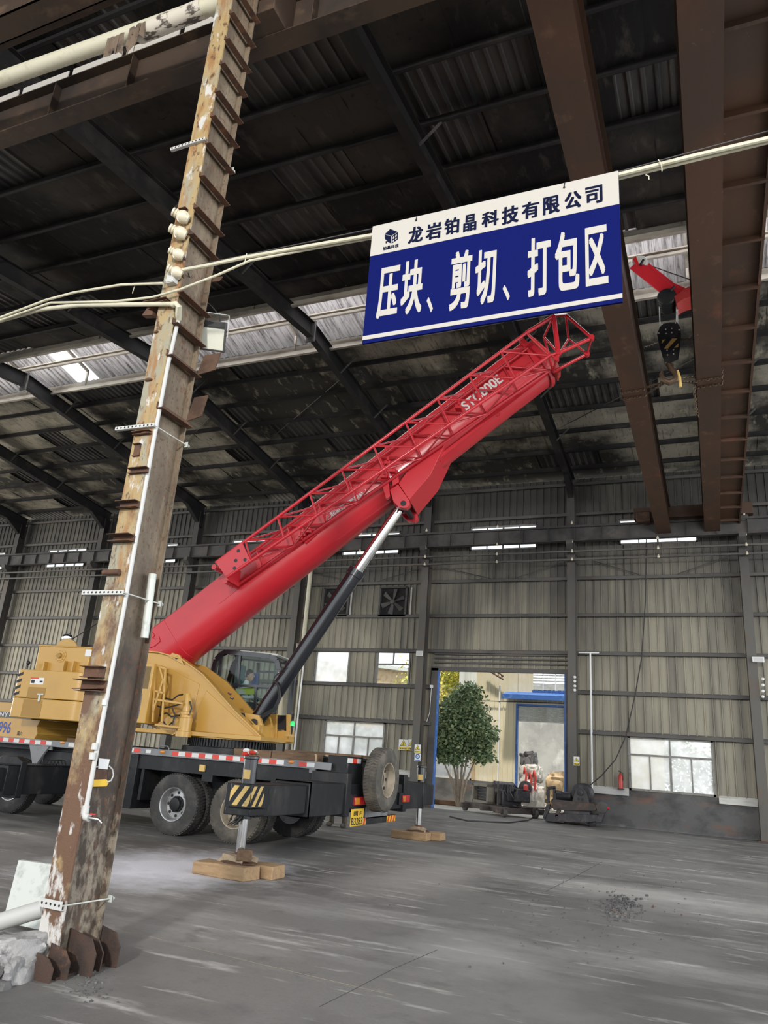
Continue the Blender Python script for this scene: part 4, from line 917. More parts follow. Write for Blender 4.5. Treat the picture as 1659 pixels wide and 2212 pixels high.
# rear lamps, number plate, bumper board
XR = -5.84
for y0, y1 in ((12.58, 13.14), (14.86, 15.24)):
    cpart(MB().box((XR-.1, y0-.14, .80), (XR+.02, y0+.12, 1.02)), 'lamp_bracket', MT['black'])
    l = cpart(MB().box((XR-.02, y0, .84), (XR+.05, y1, .975)), 'rear_lamp', MT['lamp_red'], .008)
    MB().box((XR+.048, y0+.02, .855), (XR+.054, y0+(y1-y0)*.35, .96)).make('amber_lens', MT['lamp_amber'], l, .003)
    MB().box((XR+.048, y0+(y1-y0)*.62, .855), (XR+.054, y1-.02, .96)).make('clear_lens', MT['lamp_red'], l, .003)
o = MB(); o.prism([(XR+.02,12.50,.50),(XR+.02,13.02,.50),(XR+.03,13.02,.78),(XR+.03,12.50,.78)], (.006,0,0)); npl = cpart(o, 'number_plate', MT['plate'], .003)
o = MB(); put_text(o, '闽 F', (XR+.038,12.60,.665), (0,.32,0), (0,0,.085), .04); put_text(o, 'B3283', (XR+.034,12.53,.52), (0,.46,0), (0,0,.12), .03); o.make('plate_lettering', MT['ink'], npl, smooth=0)
o = MB(); o.box((XR-.05, 12.75, .50), (XR, 14.65, .62)); bu = cpart(o, 'bumper_board', MT['black'])
for y0, y1 in ((12.78, 13.20), (14.18, 14.62)):
    o = MB(); o.m(1).box((XR,y0,.505),(XR+.004,y1,.615)); o.m(0)
    for k in range(3): yy_ = y0+.02+.14*k; o.add([(XR+.006,yy_,.505),(XR+.006,yy_+.07,.505),(XR+.006,min(yy_+.12,y1),.615),(XR+.006,yy_+.05,.615)], [(0,1,2,3)])
    o.make('hazard_stripes', [MT['refred'], MT['plate']], bu, smooth=0)
cpart(MB().box((XR-.04, 13.2, .6), (XR-.0, 14.2, .86)), 'rear_apron', MT['grey'])

# ---- slewing ring and upper works (local frame of the turntable)
o = MB(ML); o.lathe((0,0,1.44), (0,0,1), [(0,1.0),(.17,1.0),(.18,.9)], 48); cpart(o, 'pedestal', MT['black'])
o = MB(ML); n = 84
for k in range(n):
    a = 2*PI*k/n; c = Vector((math.cos(a)*.88, math.sin(a)*.88, 1.70)); o.cbox(c, (.05,.036,.14), Matrix.Rotation(a, 3, 'Z'))
o.lathe((0,0,1.62), (0,0,1), [(0,.80),(0,.86),(.16,.86),(.16,.80)], 64); cpart(o, 'slewing_ring', MT['black'])
o = MB(ML); o.lathe((0,0,1.775), (0,0,1), [(0,.93),(.05,.93),(.05,.2)], 48); o.box((-3.0,-.95,1.80), (1.0,.95,1.88)); cpart(o, 'turntable_plate', MT['yellow'], .006)
VS_ = -.62
px = [(312,1408),(345,1411),(392,1424),(440,1459),(470,1493),(508,1537),(574,1602),(500,1597),(372,1590),(318,1565)]
poly = [L(*p, VS_) for p in px]
poly = [Vector((-2.75,VS_,2.0)), Vector((-2.75,VS_,3.42))] + poly
for v in (VS_, .5):
    d = Vector((0, v-VS_, 0)); o = MB(ML); o.prism([p+d for p in poly], (0,.12,0)); sp_ = cpart(o, 'side_plate', MT['yellow'], .01)
    if v == VS_:
        o = MB(ML); o.prism([L(*p, VS_-.001) for p in ((447,1492),(552,1590),(480,1585),(410,1578))], (0,-.014,0)); o.make('panel', MT['yellow'], sp_, .006)
        o = MB(ML); o.prism([L(*p, VS_-.001) for p in ((365,1444),(432,1478),(408,1572),(352,1560))], (0,-.012,0)); o.make('panel', MT['yellow'], sp_, .006)
        o = MB(ML)
        for i in range(2, 9): o.beam(poly[i]+Vector((0,.05,.012)), poly[i+1]+Vector((0,.05,.012)), .22, .03, (0,0,1))
        o.make('top_flange', MT['yellow'], sp_, .004)
        o = MB(ML); o.prism([L(*p, VS_-.05) for p in ((364,1418),(372,1410),(388,1415),(397,1436))], (0,.06,0)); lg_ = o.make('lifting_lug', MT['yellow'], sp_, .004)
        q = L(381, 1421, VS_-.055); MB(ML).lathe(q, (0,-1,0), [(0,.032),(.003,.032)], 14).make('hole', MT['ink'], sp_)
        for p in ((497,1500),(502,1510)):
            q = L(*p, VS_-.03); MB(ML).tube([q, q+Vector((0,-.08,.02)), q+Vector((.06,-.1,0))], .022, 8).make('pipe_union', MT['chrome'], sp_)
for a, b in (((-2.8,-.5,2.0), (-2.2,.5,3.2)), ((.3,-.5,1.86), (.75,.5,2.1))): cpart(MB(ML).box(a, b), 'cross_plate', MT['yellow'], .01)
# foot bracket of the luffing cylinder
o = MB(ML); bp = [L(*p, -.34) for p in ((528,1540),(560,1545),(566,1565),(566,1598),(540,1598))]; 
for v in (.56, 0): cb = cpart(MB(ML).prism([p+Vector((0,v,0)) for p in bp], (0,.10,0)), 'cylinder_bracket', MT['yellow'], .006)
q = L(548, 1562, -.36); MB(ML).lathe(q, (0,-1,0), [(0,.085),(.012,.085),(.014,.06)], 18).make('pivot_pin', MT['black'], cb)
MB(ML).tube([q+Vector((-.1,-.03,.07)), q+Vector((.07,-.03,-.06))], .016, 8).make('pin_keeper', MT['yellow'], cb)

# ---- boom
B1 = L(396, 1432, -.22); B2 = L(1193, 812, -.22)
D = Vector((B2.x-B1.x, 0, B2.z-B1.z)); BL = D.length; D.normalize(); NN = Vector((-D.z, 0, D.x))
BO = Vector((B1.x, 0, B1.z))
def bp_(s, v, n): return BO + D*s + NN*n + Vector((0, v, 0))
BH = .98
sec = [(-.5,BH-.03),(-.47,BH),(.47,BH),(.5,BH-.03),(.5,.44),(.485,.33),(.44,.21),(.36,.11),(.25,.04),(.12,.005),(0,0),(-.12,.005),(-.25,.04),(-.36,.11),(-.44,.21),(-.485,.33),(-.5,.44)]
o = MB(ML); o.prism([bp_(-1.75, v, n) for v, n in sec], D*(BL+1.75)); bm_ = cpart(o, 'boom', MT['red'], 0, 30)
o = MB(ML); o.prism([bp_(BL-.06, v*1.10, -.05+n*1.10) for v, n in sec], D*.10); o.prism([bp_(BL*.62, v*1.02, -.01+n*1.02) for v, n in sec], D*.05); o.make('boom_collar', MT['red'], bm_, 0, 30)
o = MB(ML); o.prism([bp_(BL+.02, v*.86, .07+n*.86) for v, n in sec], D*.25); o.make('inner_section', MT['redrust'], bm_, 0, 30)
o = MB(ML); o.prism([bp_(-1.75, v*1.015, -.008+n*1.015) for v, n in sec], D*1.95); o.make('foot_sleeve', MT['red'], bm_, .004, 30)
for s in (BL*.70, BL*.86):
    o = MB(ML); o.tube([bp_(s,-.30,.06), bp_(s-.05,-.34,-.02), bp_(s-.12,-.31,.02)], .012, 6); o.make('rope_guide', MT['red'], bm_)
# long seam line and rubbing strip along the flank
o = MB(ML); o.prism([bp_(1.4,-.503,.45), bp_(1.4,-.503,.47), bp_(BL-.1,-.503,.47), bp_(BL-.1,-.503,.45)], (0,-.006,0)); o.make('flank_seam', MT['red'], bm_, smooth=0)
o = MB(ML); o.prism([bp_(BL*.58,-.36,.02), bp_(BL*.58,-.36,.09), bp_(BL-.1,-.36,.09), bp_(BL-.1,-.36,.02)], (0,-.03,0)); o.make('guide_strip', MT['red'], bm_, smooth=0)
q0 = L(1008, 888, -.51); q1 = L(1088, 823, -.51)
dd = (q1-q0); up = NN*.235
o = MB(ML); put_text(o, 'STC800E', q0+Vector((0,-.006,0)), dd, up, .09); o.make('lettering', MT['refwhite'], bm_, smooth=0)
q0 = L(717, 1117, -.51); q1 = L(800, 1062, -.51)
o = MB(ML); put_text(o, '起重臂下严禁站人', q0+Vector((0,-.006,0)), q1-q0, NN*.115, .06)
w0 = L(706, 1125, -.51)+Vector((0,-.006,0)); du = (q1-q0).normalized()
for a, b in (((0,0),(.12,0)), ((.12,0),(.06,.11)), ((.06,.11),(0,0))): o.beam(w0+du*a[0]+NN*a[1], w0+du*b[0]+NN*b[1], .004, .014, (0,1,0))
o.beam(w0+du*.06+NN*.03, w0+du*.06+NN*.075, .004, .012, (0,1,0)); o.make('warning_lettering', MT['refwhite'], bm_, smooth=0)
# hook-shaped flap at the boom foot
o = MB(ML); o.prism([L(*p,-.52) for p in ((322,1370),(328,1364),(334,1372),(330,1378),(337,1382),(343,1374),(346,1385),(334,1396),(322,1400))], (0,-.012,0)); o.make('foot_flap', MT['red'], bm_, .003)
# cylinder gusset and lugs
o = MB(ML); o.prism([L(*p,-.53) for p in ((884,1080),(861,1045),(884,1011),(968,944),(930,1025))], (0,1.02,0)); gu = o.make('cylinder_gusset', MT['red'], bm_, .006)
for v in (-.56, .36):
    pl_ = [L(*p,-.56) for p in ((842,1058),(860,1046),(884,1081),(885,1091),(877,1098),(862,1096),(850,1084))]
    o = MB(ML); o.prism([p+Vector((0,v+.56,0)) for p in pl_], (0,.16,0)); o.make('cylinder_lug', MT['red'], gu, .006)
q = L(871, 1087, -.57); MB(ML).lathe(q, (0,-1,0), [(-1.1,.06),(.004,.06)], 20).make('lug_pin', MT['black'], gu)
for a in (((820,1030),(838,1022),(842,1072),(834,1078)), ((845,1022),(858,1014),(862,1040),(848,1050))):
    o = MB(ML); o.prism([L(*p,-.60) for p in a], (0,.10,0)); o.make('jib_bracket', MT['red'], bm_, .006)
for a in ((830,1030),(848,1017),(990,880),(838,1000),(655,1155),(668,1148),(648,1163)):
    q = L(*a, -.66); o = MB(ML); o.cbox(q, (.13,.16,.09)); o.cbox(q+Vector((.02,-.1,.06)), (.04,.05,.10)); o.make('jib_bracket', MT['red'], bm_, .006)
for a in ((658,1166),):
    o = MB(ML); o.prism([L(*p,-.56) for p in ((646,1158),(676,1142),(682,1155),(660,1174))], (0,.06,0)); o.make('jib_bracket', MT['red'], bm_, .004)

# ---- luffing cylinder
c0 = L(556, 1556, -.0); c1 = L(869, 1090, -.0); cm = L(773, 1232, -.0); cd_ = (c1-c0).normalized()
o = MB(ML); o.tube([c0, cm], .165, 28); lc = cpart(o, 'luffing_cylinder', MT['blackgl'])
o = MB(ML); o.lathe(cm-cd_*.16, cd_, [(0,.168),(.01,.19),(.16,.19),(.17,.13)], 28); o.make('gland_ring', MT['blackgl'], lc)
o = MB(ML); o.tube([cm, c1-cd_*.12], .112, 28); o.make('piston_rod', MT['chrome'], lc)
o = MB(ML); o.lathe(c1+Vector((0,-.2,0)), (0,1,0), [(0,.15),(.4,.15)], 20); o.make('rod_eye', MT['red'], lc)
hp = [L(*p,-.24) for p in ((515,1540),(540,1546),(566,1545),(592,1530),(603,1505),(600,1480),(592,1470))]
o = MB(ML)
for k in range(3): o.tube([p+Vector((.03*k,-.03*k,-.02*k)) for p in hp], .017, 8)
o.tube([L(*p,-.22) for p in ((588,1480),(593,1462),(605,1452),(612,1440))], .014, 8); o.make('hydraulic_hose', MT['rubber'], lc)
o = MB(ML)
for p in ((605,1450),(598,1458),(611,1444)):
    q = L(*p,-.2); o.tube([q, q+Vector((.05,-.03,.05))], .018, 8)
o.make('hose_union', MT['chrome'], lc)

# ---- lattice jib stowed beside the boom
JV0, JV1 = -1.22, -.62
TOPC = [(466,1216),(513,1191),(620,1107),(734,1021),(817,960),(860,928),(979,837),(1060,776),(1137,719)]
BOTC = [(490,1247),(532,1210),(643,1151),(760,1075),(824,1032),(860,992),(982,912),(1090,840),(1187,768)]
def poly_at(pts, t, v):
    a = L(*pts[0], v); b = L(*pts[-1], v); return a + (b-a)*t
J = MB(ML); tA, tB = L(*TOPC[0], JV0), L(*TOPC[-1], JV0); bA, bB = L(*BOTC[0], JV0), L(*BOTC[-1], JV0)
DV = Vector((0, JV1-JV0, 0))
def jp(row, t): return (tA+(tB-tA)*t if row[0] == 't' else bA+(bB-bA)*t) + (DV if row[1] == 'f' else Vector((0,0,0)))
jib = None
for row in ('tn', 'bn', 'tf', 'bf'):
    o = MB(ML); o.tube([jp(row,0), jp(row,1)], .036 if row[0] == 'b' else .034, 12)
    if jib is None: jib = o.make('lattice_jib', MT['red'], CR); 
    else: o.make('chord', MT['red'], jib)
NB = 9
def brace(a, b, r=.021): MB(ML).tube([a, b], r, 8).make('brace', MT['red'], jib)
for i in range(NB):
    t0 = .075+.925*i/NB; t1 = .075+.925*(i+1)/NB
    for k in ('n', 'f'):
        brace(jp('b'+k, t0), jp('t'+k, t0+.02)); brace(jp('t'+k, t0+.02), jp('b'+k, t1))
    brace(jp('tn', t0+.02), jp('tf', t1)); brace(jp('bn', t0), jp('bf', t1)) if i % 2 == 0 else brace(jp('bf', t0), jp('bn', t1))
# jib head plate with holes and pins
o = MB(ML); hp_ = [jp('tn',0)+Vector((0,-.03,.02)), jp('tn',.085)+Vector((0,-.03,.02)), jp('bn',.075)+Vector((0,-.03,0)), jp('bn',0)+Vector((0,-.03,-.01))]
o.prism(hp_, (0,.03,0)); hpl = o.make('head_plate', MT['red'], jib, .004)
for a, b in ((.25,.3),(.45,.42),(.7,.4),(.45,.78)):
    e0 = hp_[0]+(hp_[1]-hp_[0])*a; e1 = hp_[3]+(hp_[2]-hp_[3])*a; q = e0+(e1-e0)*(b if a != .25 else .5)
for a, b in ((.78,.26),(.56,.58),(.84,.82),(.40,.86)):
    e0 = hp_[0]+(hp_[1]-hp_[0])*a; e1 = hp_[3]+(hp_[2]-hp_[3])*a; q = e0+(e1-e0)*b
    MB(ML).lathe(q+Vector((0,-.001,0)), (0,-1,0), [(0,.038),(.003,.038)], 16).make('hole', MT['ink'], hpl)
for k in range(4):
    for row in ('t', 'b'):
        q = jp(row+'n', -.012)+DV*(.15+.2*k); MB(ML).lathe(q, (0,1,0), [(0,.055),(.03,.055)], 16).make('pin_eye', MT['red'], jib)
MB(ML).box(*[tuple(x) for x in ((bA.x-.02, JV0+.02, bA.z-.06), (bA.x+.02, JV1, bA.z+.28))]).make('end_plate', MT['red'], jib, .004)
o = MB(ML); q = L(505, 1256, -.72); o.prism([L(*p,-.66) for p in ((488,1252),(512,1240),(516,1258),(500,1268),(490,1262))], (0,-.03,0)); o.make('support_foot', MT['red'], jib, .004)
# jib base frame beyond the boom head
nodes = {'a': (1137,719), 'b': (1187,768), 'c': (1190,688), 'd': (1205,760), 'e': (1276,731), 'f': (1218,683), 'g': (1268,765), 'h': (1190,802), 'i': (1168,690), 'k': (1222,690)}
def nd(k, v=JV0): return L(*nodes[k], v)
P_ = {'a': nd('a'), 'b': nd('b'), 'c': L(1196,683,JV0), 'd': L(1206,763,JV0), 'e': L(1278,730,JV0), 'f': L(1222,680,JV1), 'g': L(1268,765,-.75), 'h': L(1195,803,JV1), 'm': L(1175,728,JV1), 'n': L(1228,732,JV1), 'r': L(1202,776,JV0)}
for a, b, r_ in (('a','c',.05), ('b','d',.045), ('c','d',.06), ('d','e',.045), ('f','e',.04), ('c','f',.045), ('a','b',.03), ('h','g',.04), ('e','g',.025), ('d','r',.04), ('m','d',.03), ('m','c',.03), ('n','g',.025), ('f','n',.03), ('n','r',.03), ('a','r',.025), ('h','r',.03), ('h','m',.03)):
    MB(ML).tube([P_[a], P_[b]], r_*.85, 10).make('base_tube', MT['red'], jib)
for k in ('d', 'e', 'g', 'r'):
    o = MB(ML); o.lathe(P_[k]+Vector((0,-.05,0)), (0,1,0), [(0,.055),(.1,.055)], 12); o.make('pin_eye', MT['red'], jib)
o = MB(ML); o.prism([L(*p,-.60) for p in ((1128,742),(1150,738),(1182,770),(1160,792))], (0,.05,0)); o.make('base_plate', MT['red'], jib, .004)
o = MB(ML); q = L(1204, 806, -.3); o.lathe(q+Vector((0,-.12,0)), (0,1,0), [(0,.07),(.24,.07)], 14); o.tube([q, q+Vector((.01,0,-.18))], .02, 8); o.make('wedge_socket', MT['redrust'], bm_)

# ---- counterweight and winch housing
def rrect(u0, u1, v0, v1, z0, z1, rad=.28, n=6):
    pts = []
    for cx, cy, a0 in ((u1-rad, v0+rad, -90), (u1-rad, v1-rad, 0), (u0+.06, v1-.06, 90), (u0+.06, v0+.06, 180)):
        r_ = rad if a0 in (-90, 0) else .06
        for k in range(n+1):
            a = R(a0+90*k/n); pts.append(Vector((cx+r_*math.cos(a), cy+r_*math.sin(a), z0)))
    return pts, Vector((0,0,z1-z0))
VC = -1.32
cu0 = L(18, 1545, VC).x; cu1 = L(167, 1560, VC).x; cz0 = 1.91; czm = L(100, 1510, VC).z; cz1 = L(100, 1448, VC).z
for z0, z1 in ((cz0, czm-.006), (czm+.006, cz1)):
    p, e = rrect(cu0, cu1, VC, 1.32, z0, z1); o = MB(ML); o.prism(p, e); cw = cpart(o, 'counterweight', MT['yellow'], .012, 30)
a = L(62, 1484, VC); b = L(87, 1548, VC); s0 = L(68, 1463, VC); s1 = L(93, 1479, VC)
o = MB(ML); o.box((a.x, VC-.004, czm+.0), (b.x, VC+.002, czm+.22)); o.box((a.x-.05, VC-.004, cz0+.02), (b.x-.02, VC+.002, czm-.03)); o.make('lifting_pocket', MT['yellowdk'], cw, smooth=0)  # flat plates in darker ochre, the pocket's shade put into the colour
o = MB(ML); o.tube([(b.x-.1,VC-.02,czm-.06),(b.x-.1,VC-.02,czm+.09)], .022, 10); o.box((b.x-.16,VC-.03,czm+.07),(b.x-.02,VC-.0,czm+.10)); o.make('locking_pin', MT['galv'], cw)
o = MB(ML); o.m(0).box((s0.x, VC-.006, s1.z), (s1.x, VC, s0.z)); o.m(1).box((s0.x, VC-.008, s0.z-.03), (s1.x-.12, VC-.002, s0.z)); o.m(2).box((s0.x+.02,VC-.009,s1.z+.02),(s0.x+.10,VC-.003,s0.z-.05)); o.box((s1.x-.09,VC-.009,s1.z+.04),(s1.x-.02,VC-.003,s0.z-.06))
o.make('sticker', [MT['paper'], MT['refred'], MT['ink']], cw, smooth=0)
o = MB(ML); stripes(o, (cu0-.003,VC+.02,cz0+.42), (0,.5,0), (0,0,.5), 4)
for k in range(4): o.add([(cu0+.02,VC-.004,czm+.02+.13*k),(cu0+.14,VC-.004,czm+.07+.13*k),(cu0+.14,VC-.004,czm+.13+.13*k),(cu0+.02,VC-.004,czm+.08+.13*k)], [(0,1,2,3)])
o.make('hazard_stripes', MT['ink'], cw, smooth=0)
VB = -1.02
a = L(86, 1393, VB); b = L(197, 1400, VB)
o = MB(ML); o.box((a.x, VB, cz1-.02), (b.x, 1.0, a.z)); o.box((a.x-.02, VB-.02, a.z-.03), (b.x+.02, 1.02, a.z)); wh = cpart(o, 'winch_housing', MT['yellow'], .01)
q = L(131, 1417, VB); o = MB(ML); o.lathe(q, (0,-1,0), [(0,.135),(.012,.135),(.014,.10),(.03,.095)], 28)
for k in range(10): o.lathe(q+Vector((math.cos(k*PI/5)*.118, -.012, math.sin(k*PI/5)*.118)), (0,-1,0), [(0,.01),(.01,.01)], 6)
o.make('winch_flange', MT['yellow'], wh); MB(ML).lathe(q+Vector((0,-.03,0)), (0,-1,0), [(0,.06),(.05,.05),(.05,.01)], 16).make('winch_motor', MT['yellowdk'], wh)
o = MB(ML); c = L(152, 1400, -.6); o.lathe((c.x,-.75,c.z-.12), (0,1,0), [(0,.30),(.04,.30),(.05,.2),(1.2,.2),(1.21,.30),(1.25,.30)], 32); cpart(o, 'winch_drum', MT['yellow'])
s0 = L(186, 1403, VB); s1 = L(196, 1418, VB); MB(ML).box((s0.x,VB-.006,s1.z),(s1.x,VB,s0.z)).make('sticker', MT['paper'], wh, smooth=0)
for p in ((97,1442),(140,1440),(160,1441)):
    q = L(*p, VB-.06); MB(ML).box((q.x-.012,VB-.12,cz1-.02),(q.x+.012,VB,q.z+.12)).make('rib', MT['yellow'], wh, smooth=0)
q = L(145, 1378, -.4); o = MB(ML); o.ball(q, .14, 16, 10, (1,.35,.75)); mi = cpart(o, 'mirror', MT['black']); MB(ML).ball(q+Vector((.01,-.03,.0)), .125, 16, 10, (.95,.3,.7)).make('mirror_glass', MT['mirrorg'], mi)
MB(ML).tube([q+Vector((.05,0,-.08)), L(205,1350,-.4), L(300,1290,-.3)], .010, 6).make('hoist_rope', MT['rubber'], mi)
q = L(60, 1437, VC+.1); o = MB(ML); o.tube([(q.x,q.y,cz1),(q.x,q.y,q.z+.02)], .016, 8); o.ball((q.x,q.y,q.z+.05), .045, 10, 8); cpart(o, 'rear_camera', MT['black'])
# ---- radiator frame, slew motor, hoses
VG = -1.22
a = L(300, 1432, VG); b = L(334, 1434, VG); z0 = L(318, 1563, VG).z
o = MB(ML); o.box((a.x-.55, VG, z0), (b.x, VG+.5, a.z)); rf = cpart(o, 'cooler_housing', MT['yellow'], .012)
MB(ML).box((a.x-.5, VG-.006, a.z-.50), (b.x-.06, VG, a.z-.06)).make('grille', MT['mesh'], rf, smooth=0)
MB(ML).box((a.x-.5, VG-.006, z0+.08), (b.x-.16, VG, z0+.56)).make('cooler_fins', MT['grey'], rf, smooth=0)
o = MB(ML)
for k in range(16): o.box((a.x-.5, VG-.010, z0+.09+.029*k), (b.x-.16, VG-.005, z0+.10+.029*k))
o.make('fin', MT['ink'], rf, smooth=0)
o = MB(ML)
for p0, p1 in (((336,1434),(330,1560)), ((358,1445),(350,1560)), ((334,1436),(360,1446)), ((334,1492),(356,1498)), ((330,1540),(352,1470)), ((345,1440),(356,1480)), ((335,1565),(390,1572)), ((330,1510),(395,1520))):
    o.beam(L(*p0,-1.1), L(*p1,-1.1), .04, .04)
cpart(o, 'guard_frame', MT['yellow'], .004)
q = L(400, 1562, -.98); zt_ = L(400, 1528, -.98).z
o = MB(ML); o.lathe((q.x,q.y,L(398,1592,-.98).z), (0,0,1), [(0,.16),(.10,.16),(.11,.135),(.36,.135),(.37,.115),(.42,.115),(.43,.135),(.47,.135),(.48,.10),(.58,.095)], 28)
o.tube([(q.x,q.y,zt_+.0),(q.x-.01,q.y,zt_+.16),(q.x-.04,q.y,zt_+.26)], [.09,.07,.055], 14); sm_ = cpart(o, 'slew_motor', MT['yellow'])
o = MB(ML)
for pts in (((358,1508),(372,1512),(385,1502),(395,1500)), ((340,1525),(355,1530),(375,1525),(392,1520)), ((345,1545),(360,1540),(370,1548),(388,1545)), ((352,1558),(362,1570),(372,1560)), ((372,1530),(378,1545),(372,1565)), ((410,1515),(414,1530),(408,1545))):
    o.tube([L(*p,-1.05) for p in pts], .016, 8)
o.make('hydraulic_hose', MT['rubber'], sm_)
o = MB(ML); o.prism([L(*p,-.95) for p in ((335,1566),(372,1540),(392,1560),(374,1588),(352,1580))], (0,.2,0)); cpart(o, 'gusset', MT['yellow'], .006)

# ---- operator's cab
V0, V1 = .62, 1.55
cu0_, cu1_ = L(458, 1470, V0).x, L(633, 1470, V1).x; zt0 = L(480, 1408, V0).z; zt1 = L(625, 1420, V0).z; zb = 2.05
def side_frame(v, th):
    o = MB(ML)
    out = [(cu0_,zb),(cu0_-.02,3.0),(cu0_+.04,zt0-.18),(cu0_+.14,zt0-.05),(cu0_+.26,zt0),(cu1_-.25,zt1),(cu1_-.08,zt1-.08),(cu1_,zt1-.28),(cu1_,zb+.3),(cu1_-.25,zb)]
    for i in range(len(out)):
        a = out[i]; b = out[(i+1) % len(out)]; o.beam((a[0],v,a[1]), (b[0],v,b[1]), th, .10, (0,1,0))
    return o, out
o, OUT = side_frame(V0, .10)
cab = cpart(o, 'cab', MT['blackgl'])
o, _ = side_frame(V1, .10); o.make('far_side_frame', MT['blackgl'], cab)
o = MB(ML)
for p0, p1, w in (((519,1416),(514,1480),.05), ((484,1480),(610,1484),.06), ((553,1484),(550,1540),.05), ((478,1412),(472,1475),.07)):
    o.beam(L(*p0,V0), L(*p1,V0), .05, w, (0,1,0))
o.make('door_bar', MT['blackgl'], cab)
o = MB(ML)
for p0, p1, w in (((560,1451),(620,1453),.07), ((558,1432),(556,1490),.09), ((500,1484),(620,1487),.12), ((552,1488),(550,1535),.06), ((512,1420),(505,1482),.12)):
    o.beam(L(*p0,V1), L(*p1,V1), .05, w, (0,1,0))
o.make('far_bar', MT['blackgl'], cab)
o = MB(ML); o.prism([(cu0_+.2,V0,zt0-.03),(cu1_-.2,V0,zt1-.03),(cu1_-.2,V0,zt1+.03),(cu0_+.2,V0,zt0+.03)], (0,V1-V0,0)); o.box((cu0_,V0,zb-.06),(cu1_,V1,zb)); o.box((cu0_-.03,V0,zb),(cu0_+.03,V1,2.7)); o.make('roof_and_floor', MT['blackgl'], cab)
for v in (V0+.01, V1-.01):
    o = MB(ML); o.add([(p[0],v,p[1]) for p in OUT], [tuple(range(len(OUT)))]); o.make('side_glass', MT['cabglass'], cab, smooth=0)
MB(ML).quad((cu1_,V0,zb+.3),(cu1_,V1,zb+.3),(cu1_,V1,zt1-.25),(cu1_,V0,zt1-.25)).make('windscreen', MT['cabglass'], cab, smooth=0)
o = MB(ML); o.beam((cu0_+.55,V0+.1,zt0+.04), (cu1_-.1,V0+.05,zt1+.05), .05, .04); o.beam((cu0_+.55,V1-.1,zt0+.04), (cu1_-.1,V1-.05,zt1+.05), .05, .04)
for k in range(22):
    t_ = k/21; u = cu0_+.55+(cu1_-.1-cu0_-.55)*t_; z = zt0+.05+(zt1-zt0)*t_; o.beam((u,V0+.08,z), (u,V1-.08,z), .012, .012)
for k in range(8): v = V0+.1+.1*k; o.beam((cu0_+.55,v,zt0+.06), (cu1_-.1,v,zt1+.06), .012, .012)
o.make('roof_guard', MT['galv'], cab, smooth=0)
o = MB(ML); o.box((cu0_+.42, V0+.25, zb+.0), (cu0_+.95, V0+.72, 2.62)); o.box((cu0_+.34, V0+.27, 2.5), (cu0_+.50, V0+.70, 3.02)); o.make('operator_seat', MT['trouser'], cab, .05)
o = MB(ML); o.prism([(cu0_+.16,V1-.12,2.85),(cu0_+.42,V1-.12,2.85),(cu0_+.42,V1-.14,3.45),(cu0_+.22,V1-.14,3.5)], (0,.02,0)); o.make('curtain', MT['tealcloth'], cab, smooth=0)
o = MB(ML); o.prism([(cu0_+.58,V1-.12,2.9),(cu0_+.75,V1-.12,2.9),(cu0_+.75,V1-.14,3.3),(cu0_+.58,V1-.14,3.32)], (0,.02,0)); o.make('curtain', MT['blue'], cab, smooth=0)
o = MB(ML); o.prism([L(*p,V0+.10) for p in ((508,1487),(552,1484),(550,1500),(512,1500))], (0,.03,0)); o.make('hi_vis_vest', MT['hivis'], cab, .01)
for u in (.98, 1.12):
    o = MB(ML); o.tube([(cu0_+u,V0+.3,zb),(cu0_+u+.02,V0+.3,2.62)], .015, 8); o.ball((cu0_+u+.02,V0+.3,2.66), .035, 10, 8); o.make('joystick', MT['rubber'], cab)
# cab base: ochre bracket, black box, green beacon
o = MB(ML); y0 = .45
o.prism([L(*p,y0) for p in ((572,1560),(582,1543),(598,1543),(598,1600),(570,1600))], (0,.45,0)); o.prism([L(*p,y0) for p in ((598,1580),(624,1578),(625,1603),(598,1602))], (0,.3,0)); o.prism([L(*p,y0) for p in ((618,1543),(625,1543),(625,1580),(618,1580))], (0,.12,0))
cpart(o, 'cab_base', MT['yellow'], .008)
o = MB(ML); o.prism([L(*p,y0+.05) for p in ((597,1545),(619,1545),(618,1577),(596,1575))], (0,.2,0)); cpart(o, 'control_box', MT['black'], .01)
q = L(632, 1563, .25); o = MB(ML); o.lathe(q-Vector((0,0,.05)), (0,0,1), [(0,.045),(.06,.045),(.085,.035),(.1,.012)], 16); bc = cpart(o, 'beacon', MT['green_lamp'])
MB(ML).tube([q-Vector((0,0,.22)), q-Vector((0,0,.05))], [.014,.03], 8).make('beacon_stem', MT['black'], bc); MB(ML).box((q.x-.12,q.y-.03,q.z-.26),(q.x+.06,q.y+.06,q.z-.22)).make('beacon_bracket', MT['yellow'], bc)

# ================================================================== SECOND CRANE'S BOOM HEAD, HOOK AND CHAINS
YH = 15.9
t = thing('crane_boom_head', 'red boom head with a pulley reaching in between the two brown crane girders', 'crane boom', at(1450, 640, Y=YH))
o = MB(); o.prism([at(*p,Y=YH-.22) for p in ((1360,579),(1370,570),(1398,573),(1452,617),(1478,627),(1461,645),(1442,641),(1422,629))], (0,.03,0)); o.prism([at(*p,Y=YH+.22) for p in ((1360,579),(1370,570),(1398,573),(1452,617),(1478,627),(1461,645),(1442,641),(1422,629))], (0,.03,0))
o.prism([at(*p,Y=YH-.22) for p in ((1398,573),(1452,617),(1478,627),(1482,622),(1456,611),(1402,568))], (0,.46,0))
h = o.make('head_plates', MT['red'], t, .006)
q = at(1381, 571, Y=YH); o = MB(); o.lathe(q-Vector((0,.10,0)), (0,1,0), [(0,.17),(.03,.19),(.08,.13),(.12,.13),(.17,.19),(.2,.17)], 28); o.make('nose_sheave', MT['galv'], h)
